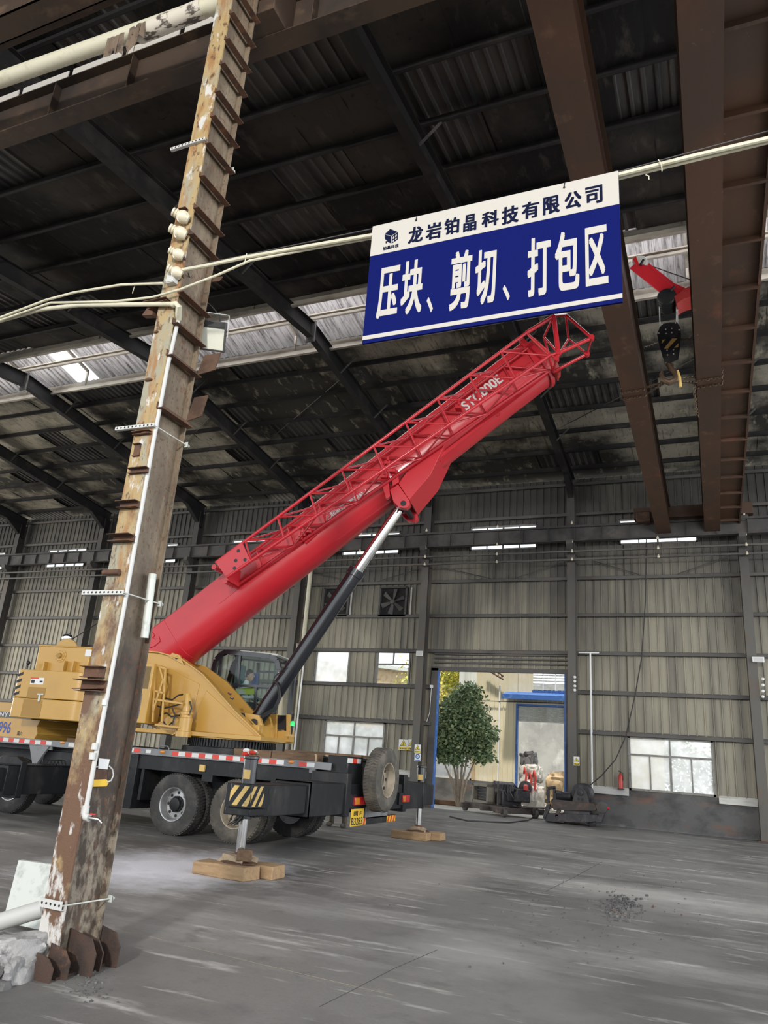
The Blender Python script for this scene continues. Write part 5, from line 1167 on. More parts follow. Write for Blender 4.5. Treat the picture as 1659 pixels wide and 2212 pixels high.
o = MB(); o.prism([at(*p,Y=YH-.24) for p in ((1366,560),(1374,553),(1381,572),(1376,574))], (0,.02,0)); o.make('rope_keeper', MT['red'], h, .003)
for p0, p1 in (((1383,572),(1390,561)), ((1448,628),(1457,619))): MB().tube([at(*p0,Y=YH-.3), at(*p1,Y=YH-.3)], .03, 8).make('pin', MT['black'], h)
c = at(1441, 652, Y=YH); o = MB()
for k in range(5): o.lathe(c+Vector((0,-.24+.1*k,0)), (0,1,0), [(0,.19),(.02,.21),(.04,.17),(.06,.21),(.08,.19)], 28)
o.make('head_sheave', MT['black'], t)
o = MB(); a = at(1472, 632, Y=YH); a = Vector((.62, 15.9, a.z+.1)); e = Vector((1.0, -4.0, 10.9)); m1 = Vector((.85, 5.0, 11.5)); o.beam(a, m1, .46, .46); o.beam(m1+(a-m1)*.45, m1, .54, .54); o.beam(m1, e, .54, .54); o.make('boom_section', MT['red'], t, .02)
o = MB(); o.prism([at(*p,Y=YH-.25) for p in ((1456,640),(1480,622),(1502,612),(1502,640),(1478,646),(1462,656))], (0,.5,0)); o.make('head_neck', MT['redrust'], t, .01)
MB().tube([at(1402,573,Y=YH), at(1450,590,Y=YH), at(1500,607,Y=YH)], .012, 6).make('hoist_rope', MT['rubber'], t)
# hook block
t = thing('hook_block', 'black hook block with yellow slanting stripes hanging between the brown girders', 'hook block', at(1446, 745, Y=YH))
outl = ((1425,706),(1432,699),(1462,695),(1470,707),(1472,722),(1468,757),(1465,776),(1452,781),(1436,781),(1431,770),(1424,745),(1419,722))
o = MB(); o.prism([at(*p,Y=YH-.14) for p in outl], (0,.03,0)); o.prism([at(*p,Y=YH+.12) for p in outl], (0,.03,0)); ch = o.make('cheek_plate', MT['black'], t, .006)
c = at(1446, 718, Y=YH); o = MB()
for k in range(3): o.lathe(c+Vector((0,-.1+.07*k,0)), (0,1,0), [(0,.2),(.02,.21),(.03,.17),(.04,.21),(.06,.2)], 26)
o.make('sheave', MT['steel'], t)
o = MB()
for pts in (((1430,734),(1438,733),(1429,743)), ((1434,753),(1452,731),(1463,731),(1443,753)), ((1456,751),(1466,741),(1465,750))):
    o.add([at(*p,Y=YH-.144) for p in pts], [tuple(range(len(pts)))])
o.make('hazard_stripes', MT['hazy'], ch, smooth=0)
o = MB()
for p in ((1438,712),(1451,710),(1439,721),(1451,719),(1430,701),(1459,698),(1467,713),(1423,720),(1441,757),(1455,756),(1442,767),(1455,765)): o.lathe(at(*p,Y=YH-.14), (0,-1,0), [(0,.016),(.015,.016)], 8)
o.make('bolt', MT['galv'], ch)
q = at(1444, 785, Y=YH); o = MB(); pts = [q, at(1450,797,Y=YH), at(1460,808,Y=YH), at(1459,820,Y=YH), at(1446,826,Y=YH), at(1432,820,Y=YH), at(1428,808,Y=YH), at(1431,802,Y=YH)]
o.tube(pts, [.07,.06,.07,.075,.08,.065,.045,.02], 14); o.make('hook', MT['chain'], t)
o = MB(); o.tube([at(1464,800,Y=YH-.1), at(1468,815,Y=YH-.1), at(1470,836,Y=YH-.1)], [.02,.03,.035], 8); o.make('yellow_strap', MT['hazy'], t)
for p0, p1 in (((1424,660),(1426,706)), ((1463,645),(1464,700)), ((1461,648),(1461,700))): MB().tube([at(*p0,Y=YH), at(*p1,Y=YH)], .012, 6).make('hoist_rope', MT['galv'], t)
def chain(pts, label, r=.010, ln=.062):
    o = MB(); pts = [Vector(p) for p in pts]; k = 0; carry = 0
    for i in range(len(pts)-1):
        a, b = pts[i], pts[i+1]; d = b-a; l = d.length; d.normalize(); s = carry
        ref = Vector((0,0,1)) if abs(d.z) < .9 else Vector((1,0,0)); x = d.cross(ref).normalized(); y = d.cross(x)
        while s < l:
            n1, n2 = (x, y) if k % 2 else (y, x); c = a+d*s; ring = []
            for j in range(9):
                an = 2*PI*j/8; ring.append(c+d*math.cos(an)*ln*.72+n1*math.sin(an)*.026)
            o.tube(ring, r, 5, cap=False); s += ln; k += 1
        carry = s-l
    return tag(o.make('sling_chain', MT['chain']), label, 'chain', 'lifting chains')
hk = at(1444, 822, Y=YH)
for k, (dy, nm) in enumerate(((0, 'nearer'), (.32, 'farther'))):
    chain([hk, (-1.005,16.45+dy,GZ+.02), (-1.02,16.45+dy,GZ-.022), (-1.54,16.5+dy,GZ-.022), (-1.57,16.5+dy,GZ+.3), (-1.57,16.5+dy,GZ+.93)], 'rusty lifting chain round the left brown girder, the %s of its pair' % nm)
    chain([hk, (.065,16.35+dy,GZ+.1), (.075,16.35+dy,GZ-.022), (.615,16.3+dy,GZ-.022), (.63,16.3+dy,GZ+.2)], 'rusty lifting chain round the right brown girder, the %s of its pair' % nm)
chain([at(1440,741,Y=YH), at(1420,742,Y=YH), at(1392,751,Y=YH+.2)], 'thin chain from the hook block sideways to the left girder', .007, .045)
chain([at(1466,733,Y=YH), at(1480,733,Y=YH), at(1498,732,Y=YH)], 'thin chain from the hook block sideways to the right girder', .007, .045)
chain([(.06,16.6,GZ+.05), (.03,16.62,GZ-.1), (.05,16.64,GZ-.62), (.085,16.64,GZ-.75)], 'loose chain end hanging down beside the right girder', .010)

# ================================================================== TIMBER, RAGS, PEOPLE
def timber(c, d, rz, label, mt='wood', group='timber blocks', z0=0):
    o = MB(); fr = Matrix.Rotation(rz, 3, 'Z'); rn = random.Random(int(abs(c[0]*97+c[1]*31))); n = 6; vs = []
    for i in range(n+1):
        for a, b in ((-1,-1),(1,-1),(1,1),(-1,1)):
            p = Vector((d[0]*(i/n-.5), d[1]/2*a*(1+rn.uniform(-.07,.05)), d[2]*(b+1)/2*(1 if b < 0 else 1+rn.uniform(-.08,.04))))
            if i in (0, n): p.x += rn.uniform(-.02,.02)
            vs.append(fr @ p + Vector((c[0], c[1], z0)))
    fs = [(3,2,1,0), (4*n,4*n+1,4*n+2,4*n+3)]
    for i in range(n):
        for j in range(4): a = i*4+j; b = i*4+(j+1) % 4; fs.append((a, b, b+4, a+4))
    o.add(vs, fs); return tag(o.make('timber_block', MT[mt], None, .014), label, 'timber', group)
timber((-6.13,9.36), (.86,.36,.165), -.06, 'rough timber baulk under the near outrigger jack, the front one')
timber((-6.00,9.76), (.92,.34,.165), -.04, 'rough timber baulk under the near outrigger jack, behind the front one')
timber((-6.30,16.80), (.82,.36,.165), .05, 'rough timber baulk under the far outrigger jack, the front one')
timber((-6.14,17.2), (.86,.36,.165), .03, 'rough timber baulk under the far outrigger jack, behind the front one')
a = at(509, 1634, Y=12.6); b = at(590, 1640, Y=12.6); c_ = at(693, 1648, Y=12.6)
timber(((a.x+b.x)/2,12.62), (b.x-a.x-.02,.24,.19), 0, 'dark timber lying on the crane deck behind the near jack', 'wooddk', 'deck timbers', 1.445)
timber(((b.x+c_.x)/2,12.62), (c_.x-b.x-.02,.24,.2), 0, 'dark timber lying on the crane deck right of the near jack', 'wooddk', 'deck timbers', 1.445)
o = rock('dirt_heap', (-6.08,9.54,.175), (.22,.17,.10), 5, MT['dirt'], 3, .4); tag(o, 'sandy dirt heaped on the foot of the near jack', 'dirt'); o['kind'] = 'stuff'
o = rock('dirt_heap', (-6.23,17.0,.175), (.20,.17,.09), 9, MT['dirt'], 3, .4); tag(o, 'sandy dirt heaped on the foot of the far jack', 'dirt'); o['kind'] = 'stuff'
timber((-5.93,9.47), (.18,.16,.15), .5, 'small wooden cube on the foot of the near jack', 'wooddk', 'timber blocks', .20)
o = MB(); rn = random.Random(4); q = Vector((-6.08, 9.55, 1.57))
for k in range(9): o.m(k % 3).ball(q+Vector((rn.uniform(-.08,.07), rn.uniform(-.06,.06), rn.uniform(-.02,.05))), rn.uniform(.025,.05), 8, 6, (1.3,1,.7))
tag(o.make('rag_bundle', [MT['refred'], MT['paper'], MT['dirt']]), 'red and white rag bundle on top of the near jack', 'rag')

def figure(name, label, J, rad, edges, parent_loc, hand_dirs, skinmats):
    """one continuous skinned body; J joints, edges the skeleton, rad the radii"""
    t = thing(name, label, 'person', parent_loc)
    names = list(J); V = [Vector(J[n]) for n in names]; Rd = [rad[n] for n in names]; E_ = [(names.index(a), names.index(b)) for a, b in edges]
    for hand, d, side in hand_dirs:
        hi = names.index(hand); d = Vector(d).normalized(); sd = Vector(side).normalized(); dn = d.cross(sd)
        for k, (off, l) in enumerate(((-.030,.070),(-.010,.082),(.010,.078),(.030,.060))):
            b0 = V[hi]+sd*off+d*.06; i0 = len(V); V += [b0, b0+d*l*.5+dn*.008, b0+d*l*.85+dn*.03]; Rd += [.0105,.0095,.008]; E_ += [(hi,i0),(i0,i0+1),(i0+1,i0+2)]
        i0 = len(V); V += [V[hi]-sd*.045+d*.03, V[hi]-sd*.06+d*.065]; Rd += [.012,.010]; E_ += [(hi,i0),(i0,i0+1)]
    me = bpy.data.meshes.new('body'); me.from_pydata([tuple(v) for v in V], E_, []); o = bpy.data.objects.new('body', me); COL.objects.link(o); attach(o, t)
    sk = o.modifiers.new('skin', 'SKIN'); sk.use_smooth_shade = True
    lay = me.skin_vertices[0].data
    for i, r_ in enumerate(Rd): lay[i].radius = (r_, r_); lay[i].use_root = (i == 0)
    ss = o.modifiers.new('sub', 'SUBSURF'); ss.levels = 2; ss.render_levels = 2
    me.materials.append(skinmats[0]); return t, o
def head(t, c, face, mats):
    """head with face, ears, hair; face = looking direction"""
    f = Vector(face).normalized(); up = Vector((0,0,1)); s = f.cross(up).normalized(); M3 = Matrix((s, f, up)).transposed(); c = Vector(c)
    o = MB(); o.ball((0,0,0), .105, 20, 14, (.76,.92,1.15)); o.ball((0,.03,-.05), .075, 14, 10, (.8,.9,1.0)); o.ball((0,.105,-.005), .018, 8, 6, (.8,1.1,1.3)); o.ball((0,.092,-.052), .022, 8, 6, (1.2,.5,.35))
    for sx in (-1, 1): o.ball((sx*.082,-.005,-.005), .026, 8, 6, (.4,.8,1.2)); o.ball((sx*.033,.088,.018), .012, 8, 6)
    o.v = [M3 @ v + c for v in o.v]; o.make('head', mats[0], t)
    o = MB(); o.ball((0,-.014,.03), .110, 18, 12, (.80,.94,1.08)); o.v = [Vector((v.x, min(v.y, .075 if v.z > .06 else .02), v.z)) for v in o.v]; o.v = [M3 @ v + c for v in o.v]; o.make('hair', mats[1], t)
# operator in the cab (upper-works frame)
dq = L(540, 1462, V0+.47); dz = dq.z
def W_(u, v, z): return ML @ Vector((u, v, z))
sz = dz-.70; u_ = dq.x-.10
JN = {'pelvis': W_(u_-.05,dq.y,sz+.02), 'belly': W_(u_-.06,dq.y,sz+.20), 'chest': W_(u_-.02,dq.y,sz+.40), 'neck': W_(u_+.02,dq.y,sz+.55), 'skull': W_(u_+.06,dq.y,sz+.64)}
for s, nm in ((-1,'a'), (1,'b')):
    JN.update({'sh'+nm: W_(u_-.0,dq.y+.19*s,sz+.46), 'el'+nm: W_(u_+.12,dq.y+.25*s,sz+.22), 'wr'+nm: W_(u_+.36,dq.y+.23*s,sz+.24), 'ha'+nm: W_(u_+.42,dq.y+.23*s,sz+.25),
        'hip'+nm: W_(u_,dq.y+.10*s,sz), 'kn'+nm: W_(u_+.42,dq.y+.12*s,sz+.04), 'an'+nm: W_(u_+.50,dq.y+.12*s,sz-.36), 'to'+nm: W_(u_+.66,dq.y+.12*s,sz-.40)})
RAD = {'pelvis':.14,'belly':.13,'chest':.15,'neck':.06,'skull':.06}
for nm in 'ab': RAD.update({'sh'+nm:.07,'el'+nm:.046,'wr'+nm:.030,'ha'+nm:.036,'hip'+nm:.09,'kn'+nm:.062,'an'+nm:.042,'to'+nm:.04})
EDG = [('pelvis','belly'),('belly','chest'),('chest','neck'),('neck','skull')]+[e for nm in 'ab' for e in (('chest','sh'+nm),('sh'+nm,'el'+nm),('el'+nm,'wr'+nm),('wr'+nm,'ha'+nm),('pelvis','hip'+nm),('hip'+nm,'kn'+nm),('kn'+nm,'an'+nm),('an'+nm,'to'+nm))]
t, bd = figure('person', 'person in a white shirt sitting at the controls in the crane cab', JN, RAD, EDG, JN['pelvis'], [('haa', SU*1.0+Vector((0,0,-.3)), SV), ('hab', SU*1.0+Vector((0,0,-.3)), SV)], [MT['shirt']])
head(t, W_(u_+.09,dq.y,dz+.02), SU, (MT['skin'], MT['hair']))
# worker standing behind the carrier: only the boots show under the frame
pw = at(728, 1786, Z=0.0); pw = Vector((pw.x, pw.y, 0))
JN = {'pelvis': pw+Vector((0,0,.92)), 'belly': pw+Vector((0,-.08,1.02)), 'chest': pw+Vector((0,-.26,1.12)), 'neck': pw+Vector((0,-.42,1.16)), 'skull': pw+Vector((0,-.50,1.18))}
for s, nm in ((-1,'a'), (1,'b')):
    b = pw+Vector((.17*s,0,0)); JN.update({'sh'+nm: pw+Vector((.19*s,-.36,1.13)), 'el'+nm: pw+Vector((.24*s,-.40,.86)), 'wr'+nm: pw+Vector((.17*s,-.34,.62)), 'ha'+nm: pw+Vector((.16*s,-.34,.54)),
        'hip'+nm: pw+Vector((.10*s,0,.88)), 'kn'+nm: b+Vector((-.03*s,-.02,.48)), 'an'+nm: b+Vector((0,.02,.10)), 'to'+nm: b+Vector((.05*s,-.14,.04))})
t, bd = figure('person', 'person in dark trousers and dusty boots bending down behind the black carrier', JN, RAD, EDG, pw, [('haa', (0,-.2,-1), (0,1,0)), ('hab', (0,-.2,-1), (0,1,0))], [MT['trouser']])
head(t, pw+Vector((0,-.56,1.17)), (0,-1,-.001), (MT['skin'], MT['hair']))
for s in (-1, 1):
    b = pw+Vector((.17*s,0,0)); o = MB(); o.ball(b+Vector((.02*s,-.05,.05)), .12, 14, 10, (.48,1.15,.45)); o.tube([b+Vector((0,.03,.06)), b+Vector((0,.02,.24))], [.06,.062], 12)
    o.v = [Vector((v.x, v.y, max(v.z, 0.0))) for v in o.v]; o.make('boot', MT['boot'], t)

# ================================================================== THINGS ON THE BACK WALL
def fan(px0, px1, py0, py1, label):
    a = at(px0, py0, Y=28.66); b = at(px1, py1, Y=28.66); c = (a+b)/2; r = min(b.x-a.x, a.z-b.z)/2
    t = thing('exhaust_fan', label, 'fan', c, 'exhaust fans'); o = MB()
    for s in (-1, 1): o.box((c.x+s*r-.04,28.60,c.z-r), (c.x+s*r+.04,28.76,c.z+r)); o.box((c.x-r,28.60,c.z+s*r-.04), (c.x+r,28.76,c.z+s*r+.04))
    f = o.make('frame', MT['steel'], t, smooth=0); MB().box((c.x-r,28.74,c.z-r),(c.x+r,28.755,c.z+r)).make('shutter', MT['roofdark'], f, smooth=0)
    for k in range(6):
        an = 2*PI*k/6+.35; d = Vector((math.cos(an),0,math.sin(an))); n = Vector((-d.z,0,d.x)); w = r*.17
        MB().prism([c+d*r*.16-n*w*.4+Vector((0,-.02,0)), c+d*r*.9-n*w+Vector((0,-.05,0)), c+d*r*.9+n*w+Vector((0,.03,0)), c+d*r*.16+n*w*.4+Vector((0,.02,0))], (0,.012,0)).make('blade', MT['steel'], t, smooth=0)
    MB().lathe(c+Vector((0,.05,0)), (0,-1,0), [(0,.10),(.12,.10),(.14,.07)], 16).make('hub', MT['steel'], t)
    MB().box((b.x+.06,28.70,c.z-r),(b.x+.13,28.74,c.z+r)).make('light_gap_strip', MT['flash'], t, smooth=0)  # pale strip painted in place of the bright light gap beside the fan
fan(819, 880, 1270, 1330, 'big dark six-bladed exhaust fan in the back wall, right of the luffing cylinder')
fan(702, 750, 1270, 1330, 'big dark exhaust fan in the back wall, half hidden behind the luffing cylinder')
def warn_sign(x0, x1, z0, z1, y, label, blue=False, split=.3):
    t = thing('warning_sign', label, 'sign', ((x0+x1)/2, y, z0)); w = x1-x0; h = z1-z0
    MB().box((x0,y,z0),(x1,y+.006,z1)).make('board', MT['paper'], t, smooth=0)
    if blue:
        o = MB(); c = Vector(((x0+x1)/2, y-.002, z0+h*.62)); o.lathe(c, (0,-1,0), [(0,w*.38),(.001,w*.38)], 24); o.box((x0+w*.1,y-.003,z0+h*.06),(x1-w*.1,y,z0+h*.2)); o.make('blue_symbol', MT['blue'], t, smooth=0)
        o = MB(); o.lathe(c+Vector((0,-.002,0)), (0,-1,0), [(0,w*.2),(.001,w*.2)], 16); o.make('face_mark', MT['paper'], t, smooth=0)
        MB().box((c.x-w*.13,y-.006,c.z-w*.10),(c.x+w*.13,y-.004,c.z-w*.02)).make('mask_mark', MT['blue'], t, smooth=0); return
    MB().box((x0+.01,y-.003,z0+.01),(x1-.01,y,z0+h*split)).make('yellow_band', MT['warn'], t, smooth=0)
    c = Vector(((x0+x1)/2, 0, z0+h*.64)); r = min(w*.42, h*.36)
    def tri(r, yy): return [(c.x-r,yy,c.z-r*.75),(c.x+r,yy,c.z-r*.75),(c.x,yy,c.z+r)]
    o = MB(); o.add(tri(r, y-.002), [(0,1,2)]); o.make('triangle_edge', MT['ink'], t, smooth=0)
    o = MB(); o.add(tri(r*.78, y-.004), [(0,1,2)]); o.make('triangle', MT['warn'], t, smooth=0)
    o = MB(); o.box((c.x-r*.08,y-.006,c.z-r*.30),(c.x+r*.08,y-.0045,c.z+r*.38)); o.box((c.x-r*.28,y-.006,c.z-r*.50),(c.x+r*.28,y-.0045,c.z-r*.36))
    for k in range(4): o.box((x0+w*(.14+.19*k),y-.005,z0+h*.09),(x0+w*(.27+.19*k),y-.0035,z0+h*.2))
    o.make('black_marks', MT['ink'], t, smooth=0)
def pxsign(p0, p1, y, label, **k):
    a = at(*p0, Y=y); b = at(*p1, Y=y); warn_sign(a.x, b.x, b.z, a.z, y, label, **k)
pxsign((862,1597),(881,1621), 28.62, 'yellow triangle warning sign on the wall, leftmost of the row left of the doorway')
pxsign((881.5,1597),(897,1622), 28.62, 'yellow triangle warning sign on the wall, next to the leftmost of the row')
pxsign((896,1608),(908,1627), 28.17, 'small yellow triangle sign on the column left of the doorway, above the blue one')
pxsign((896,1627),(908,1645), 28.17, 'small blue round symbol sign on the column left of the doorway', blue=True)
pxsign((1239,1634),(1252,1654), 28.17, 'yellow triangle sign on the column right of the doorway')
pxsign((607,1594),(618,1608), 28.62, 'yellow warning sign seen low behind the slewing ring of the crane')
# fire extinguisher on the ledge
a = at(1341, 1704, Y=28.62)
t = thing('fire_extinguisher', 'red fire extinguisher standing at the wall ledge left of the wide lower window', 'fire extinguisher', (a.x,28.62,1.24))
MB().lathe((a.x,28.62,1.24), (0,0,1), [(0,.07),(.01,.08),(.40,.08),(.46,.05),(.49,.03)], 20).make('cylinder', MT['extred'], t)
MB().tube([(a.x,28.62,1.72),(a.x,28.62,1.79),(a.x-.06,28.6,1.82)], .02, 8).make('valve', MT['ink'], t); MB().tube([(a.x+.02,28.6,1.78),(a.x+.09,28.58,1.74),(a.x+.085,28.57,1.5)], .012, 8).make('hose', MT['rubber'], t)
MB().box((a.x-.1,28.54,1.21),(a.x+.1,28.74,1.24)).make('shelf_bracket', MT['steel'], t, smooth=0)
# pipes and cables at the wall
a = at(1275, 1410, Y=28.45); b = at(1279, 1703, Y=28.45); l = at(1250, 1408, Y=28.45); r = at(1294, 1409, Y=28.45)
t = thing('wall_pipe', 'thin white T-shaped pipe standing at the wall right of the doorway column', 'pipe', (a.x,28.45,b.z))
MB().tube([(a.x,28.45,b.z),(a.x,28.45,a.z)], .035, 10).make('riser', MT['paper'], t); MB().tube([(l.x,28.45,a.z),(r.x,28.45,a.z)], .03, 10).make('cross_pipe', MT['paper'], t)
for z in (3.1, 4.5, 1.35): MB().box((a.x-.03,28.45,z-.03),(a.x+.03,28.72,z+.03)).make('clip', MT['galv'], t, smooth=0)
a = at(672, 1225, Y=28.3); b = at(651, 1395, Y=28.3); b.x = a.x
tag(MB().tube([a, (a.x,28.3,b.z), (a.x,28.3,b.z-.05), (a.x,28.3,0)], [.09,.09,.05,.05], 12).make('downpipe', MT['cream']), 'tan downpipe beside the wall column left of the bright upper windows', 'pipe')
cable('wall_pipe', [(a.x+.15,28.25,at(668,1400,Y=28.25).z), (a.x+.15,28.25,0)], .035, MT['paper'], 'thin white pipe down the wall right of the crane cab', 'pipe')
cable('downpipe', [(a.x-.2,28.2,at(660,1390,Y=28.2).z), (a.x-.2,28.2,0)], .06, MT['monrail'], 'grey downpipe low on the wall just right of the crane cab', 'pipe')
cable('wall_cable', [at(*p, Y=28.5) for p in ((1397,1120),(1394,1300),(1386,1420),(1372,1500),(1352,1590))]+[at(*p, Y=28.3) for p in ((1330,1640),(1300,1675),(1268,1702))], .018, MT['rubber'], 'black cable hanging down the back wall and across to the winch trolley', 'cable')
cable('floor_cable', [at(1180,1742,Z=.25), at(1165,1758,Z=.03), at(1140,1772,Z=.02), at(1100,1777,Z=.02), at(1050,1775,Z=.02), at(1010,1773,Z=.02), at(972,1764,Z=.02)], .022, MT['rubber'], 'black cable lying on the floor between the engine skid and the winch trolley', 'cable')
for p, y, lab, w, h in (((907,1412), 28.1, 'white wall floodlight on the column left of the doorway', .28, .20), ((1638,1425), 28.1, 'white wall floodlight on the column at the right edge', .36, .18)):
    q = at(*p, Y=y); t = thing('wall_floodlight', lab, 'lamp', q, 'small wall floodlights'); MB().box((q.x-w/2,y-.06,q.z-h/2),(q.x+w/2,y,q.z+h/2)).make('housing', MT['paper'], t, .01)
    MB().box((q.x-w*.4,y-.066,q.z-h*.4),(q.x+w*.4,y-.06,q.z+h*.4)).make('lens', MT['white'], t, smooth=0); MB().box((q.x-.03,y,q.z-.03),(q.x+.03,28.25,q.z+.03)).make('arm', MT['steel'], t, smooth=0)
for px_, ys, lab in ((1242, (1463,1472,1482,1491), 'white porcelain knob on the column right of the doorway'), (1648, (1467,1480,1493,1505), 'white porcelain knob on the column at the right edge')):
    for k, py_ in enumerate(ys):
        q = at(px_, py_, Y=28.12); o = MB(); o.lathe(q, (0,-1,0), [(-.07,.03),(0,.045),(.03,.05),(.05,.03),(.07,.045),(.09,.02)], 12)
        tag(o.make('porcelain_knob', MT['paper']), lab+', %s from the top' % nth(k), 'insulator', 'porcelain knobs')
q = at(932, 1483, Y=28.6); tag(MB().box((q.x-.05,28.55,q.z-.06),(q.x+.05,28.70,q.z+.06)).make('switch_box', MT['paper'], None, .006), 'little white box high on the left door jamb', 'switch box')
cable('switch_cable', [(q.x,28.6,q.z-.06), (q.x-.02,28.6,q.z-1.0), (q.x-.12,28.6,q.z-1.35)], .012, MT['paper'], 'thin white cable below the little box on the left door jamb', 'cable')

# ================================================================== ENGINE SKID IN THE DOORWAY
EO = Vector((-6.95, 27.55, 0)); EA = Vector((-.76,.65,0)); EB = Vector((.65,.76,0)); ME = Matrix(((EA.x,EB.x,0,EO.x),(EA.y,EB.y,0,EO.y),(0,0,1,0),(0,0,0,1)))
t = thing('engine_skid', 'dark diesel engine with radiator on a low steel skid in the doorway', 'engine', EO)
o = MB(ME)
for b in (.0, 1.15): o.box((-.15,b,.14),(2.55,b+.13,.33))
for a in (-.05, .9, 2.2): o.box((a,-.3,.12),(a+.14,1.75,.30))
o.make('skid_frame', MT['rigsteel'], t, .008)
for a in (-.05, .45): MB(ME).beam((a,1.2,.34),(a-.2,2.25,.06),.07,.07).make('support_leg', MT['rigsteel'], t, smooth=0)
MB(ME).box((-.12,.9,.33),(.5,2.0,.37)).make('deck_plate', MT['rigsteel'], t, smooth=0)
for a, b in ((-.05,-.05),(2.45,-.05),(-.05,1.3),(2.45,1.3)): MB(ME).lathe((a,b-.05,.145), (0,1,0), [(0,.11),(.03,.145),(.13,.145),(.16,.11)], 18).make('roller', MT['steel'], t)
o = MB(ME); x0, x1, z0, z1 = 1.0, 2.05, .36, 1.02
for s0, s1, s2, s3 in ((x0,x0+.1,z0,z1),(x1-.1,x1,z0,z1),(x0,x1,z1-.1,z1),(x0,x1,z0,z0+.08)): o.box((s0,.0,s2),(s1,.32,s3))
rd = o.make('radiator_cowl', MT['radiator'], t, .006)
MB(ME).box((x0+.05,.18,z0+.05),(x1-.05,.24,z1-.05)).make('radiator_core', MT['engine'], rd, smooth=0)
o = MB(ME)
for k in range(5): o.tube([(x0+.2,.12,z0+.12+.1*k),(x1-.2+.03*k,.12,z0+.14+.1*k)], .02, 6)
o.make('fan_guard', MT['steel'], rd)
o = MB(ME); o.lathe((1.3,.4,.82), (-.62,.78,0), [(0,.28),(.04,.33),(.75,.33),(.8,.28)], 26); o.make('air_tank', MT['engine'], t)
o = MB(ME); o.box((.55,.35,.36),(1.5,1.15,.86)); o.box((.45,.5,.5),(.6,1.0,1.0)); o.box((.2,.7,.5),(.7,1.3,.95)); o.make('engine_block', MT['engine'], t, .03)
o = MB(ME)
for k in range(6): o.lathe((.35+.12*k,.62+.02*k,.86), (0,0,1), [(0,.06),(.10,.06),(.12,.035),(.2,.03)], 10)
for k in range(4): o.tube([(.2+.16*k,.55,.62),(.22+.16*k,.42,.82),(.3+.16*k,.5,1.05),(.42+.14*k,.75,1.08),(.5+.1*k,1.0,.9)], .025, 8)
o.make('manifold', MT['engine'], t)
for p in ((.72,.25),(1.0,.28),(.3,.95)): MB(ME).beam((*p,.33),(*p,1.16),.05,.05).make('guard_post', MT['rigsteel'], t, smooth=0)
o = MB(ME); o.lathe((.15,1.05,.9), (0,0,1), [(0,.05),(.02,.09),(.18,.09),(.22,.04)], 12); o.make('red_filter', MT['extred'], t)
o = MB(ME); o.lathe((.45,1.25,1.0), (.6,.8,0), [(-.02,.22),(.0,.24),(.06,.24),(.08,.1)], 22); o.make('flywheel', MT['steel'], t)

# ================================================================== WINCH TROLLEY
YT = 27.05
t = thing('winch_trolley', 'black oily crane trolley with winch drum set down by the doorway column', 'winch', (-4.3, 27.5, 0))
def wt(name, pts, depth, mt='engine', y=YT, bev=.01): return MB().prism([at(*p, Y=y) for p in pts], (0,depth,0)).make(name, MT[mt], t, bev)
wt('main_beam', ((1190,1731),(1196,1727),(1283,1736),(1290,1742),(1286,1752),(1196,1750)), .25, 'rigsteel')
wt('main_beam', ((1190,1728),(1196,1724),(1283,1733),(1290,1739),(1286,1749),(1196,1747)), .25, 'rigsteel', YT+1.0)
wt('gear_housing', ((1236,1734),(1241,1714),(1247,1704),(1257,1702),(1265,1710),(1272,1735)), .16, 'steel', YT+.1)
for p in ((1250,1726),(1258,1727)): MB().lathe(at(*p,Y=YT+.098), (0,-1,0), [(0,.045),(.002,.045)], 12).make('hole', MT['ink'], t)
q = at(1255, 1714, Y=YT+.3); o = MB(); o.lathe(q, (0,1,0), [(0,.30),(.03,.33),(.10,.33),(.14,.24),(.7,.24),(.75,.33),(.82,.30)], 30); o.make('winch_drum', MT['engine'], t)
MB().lathe(at(1254,1712,Y=YT+.1), (0,-1,0), [(0,.10),(.05,.09),(.06,.03)], 16).make('drum_bearing', MT['engine'], t)
q = at(1222, 1722, Y=YT+.3); MB().lathe((q.x-.4,q.y+.2,q.z+.02), (1,0,0), [(0,.10),(.03,.15),(.55,.15),(.6,.08),(.8,.06)], 20).make('drive_motor', MT['engine'], t)
for p0, p1 in (((1184,1705),(1184,1735)), ((1198,1702),(1198,1730)), ((1183,1703),(1200,1701)), ((1199,1710),(1214,1712))): MB().beam(at(*p0,Y=YT+.1), at(*p1,Y=YT+.1), .10, .10).make('upright', MT['engine'], t, .006)
wt('side_leg', ((1180,1738),(1188,1737),(1180,1772),(1173,1764)), .2); wt('side_leg', ((1204,1745),(1212,1746),(1202,1773),(1196,1770)), .2, 'rigsteel')
wt('side_leg', ((1288,1744),(1297,1741),(1312,1742),(1300,1776),(1286,1778),(1294,1758)), .2); wt('side_leg', ((1306,1742),(1311,1744),(1296,1778),(1290,1776)), .2, 'rigsteel', YT+.8)
q = at(1300, 1744, Y=YT-.05); MB().lathe(q, (0,1,0), [(-.02,.12),(0,.18),(.18,.18),(.2,.12)], 22).make('track_wheel', MT['steel'], t)
q2 = at(1314, 1746, Y=YT); MB().lathe(q2, (1,0,0), [(-.1,.05),(.03,.05)], 12).make('shaft_end', MT['extred'], t)
wt('lower_frame', ((1172,1765),(1178,1757),(1290,1760),(1292,1774),(1262,1778),(1178,1774)), .9)
q = at(1228, 1762, Y=YT+.1); o = MB(); o.lathe((q.x-.15,q.y+.2,.36), (1,0,0), [(0,.2),(.03,.27),(.85,.27),(.88,.2)], 24); o.make('lower_drum', MT['engine'], t)
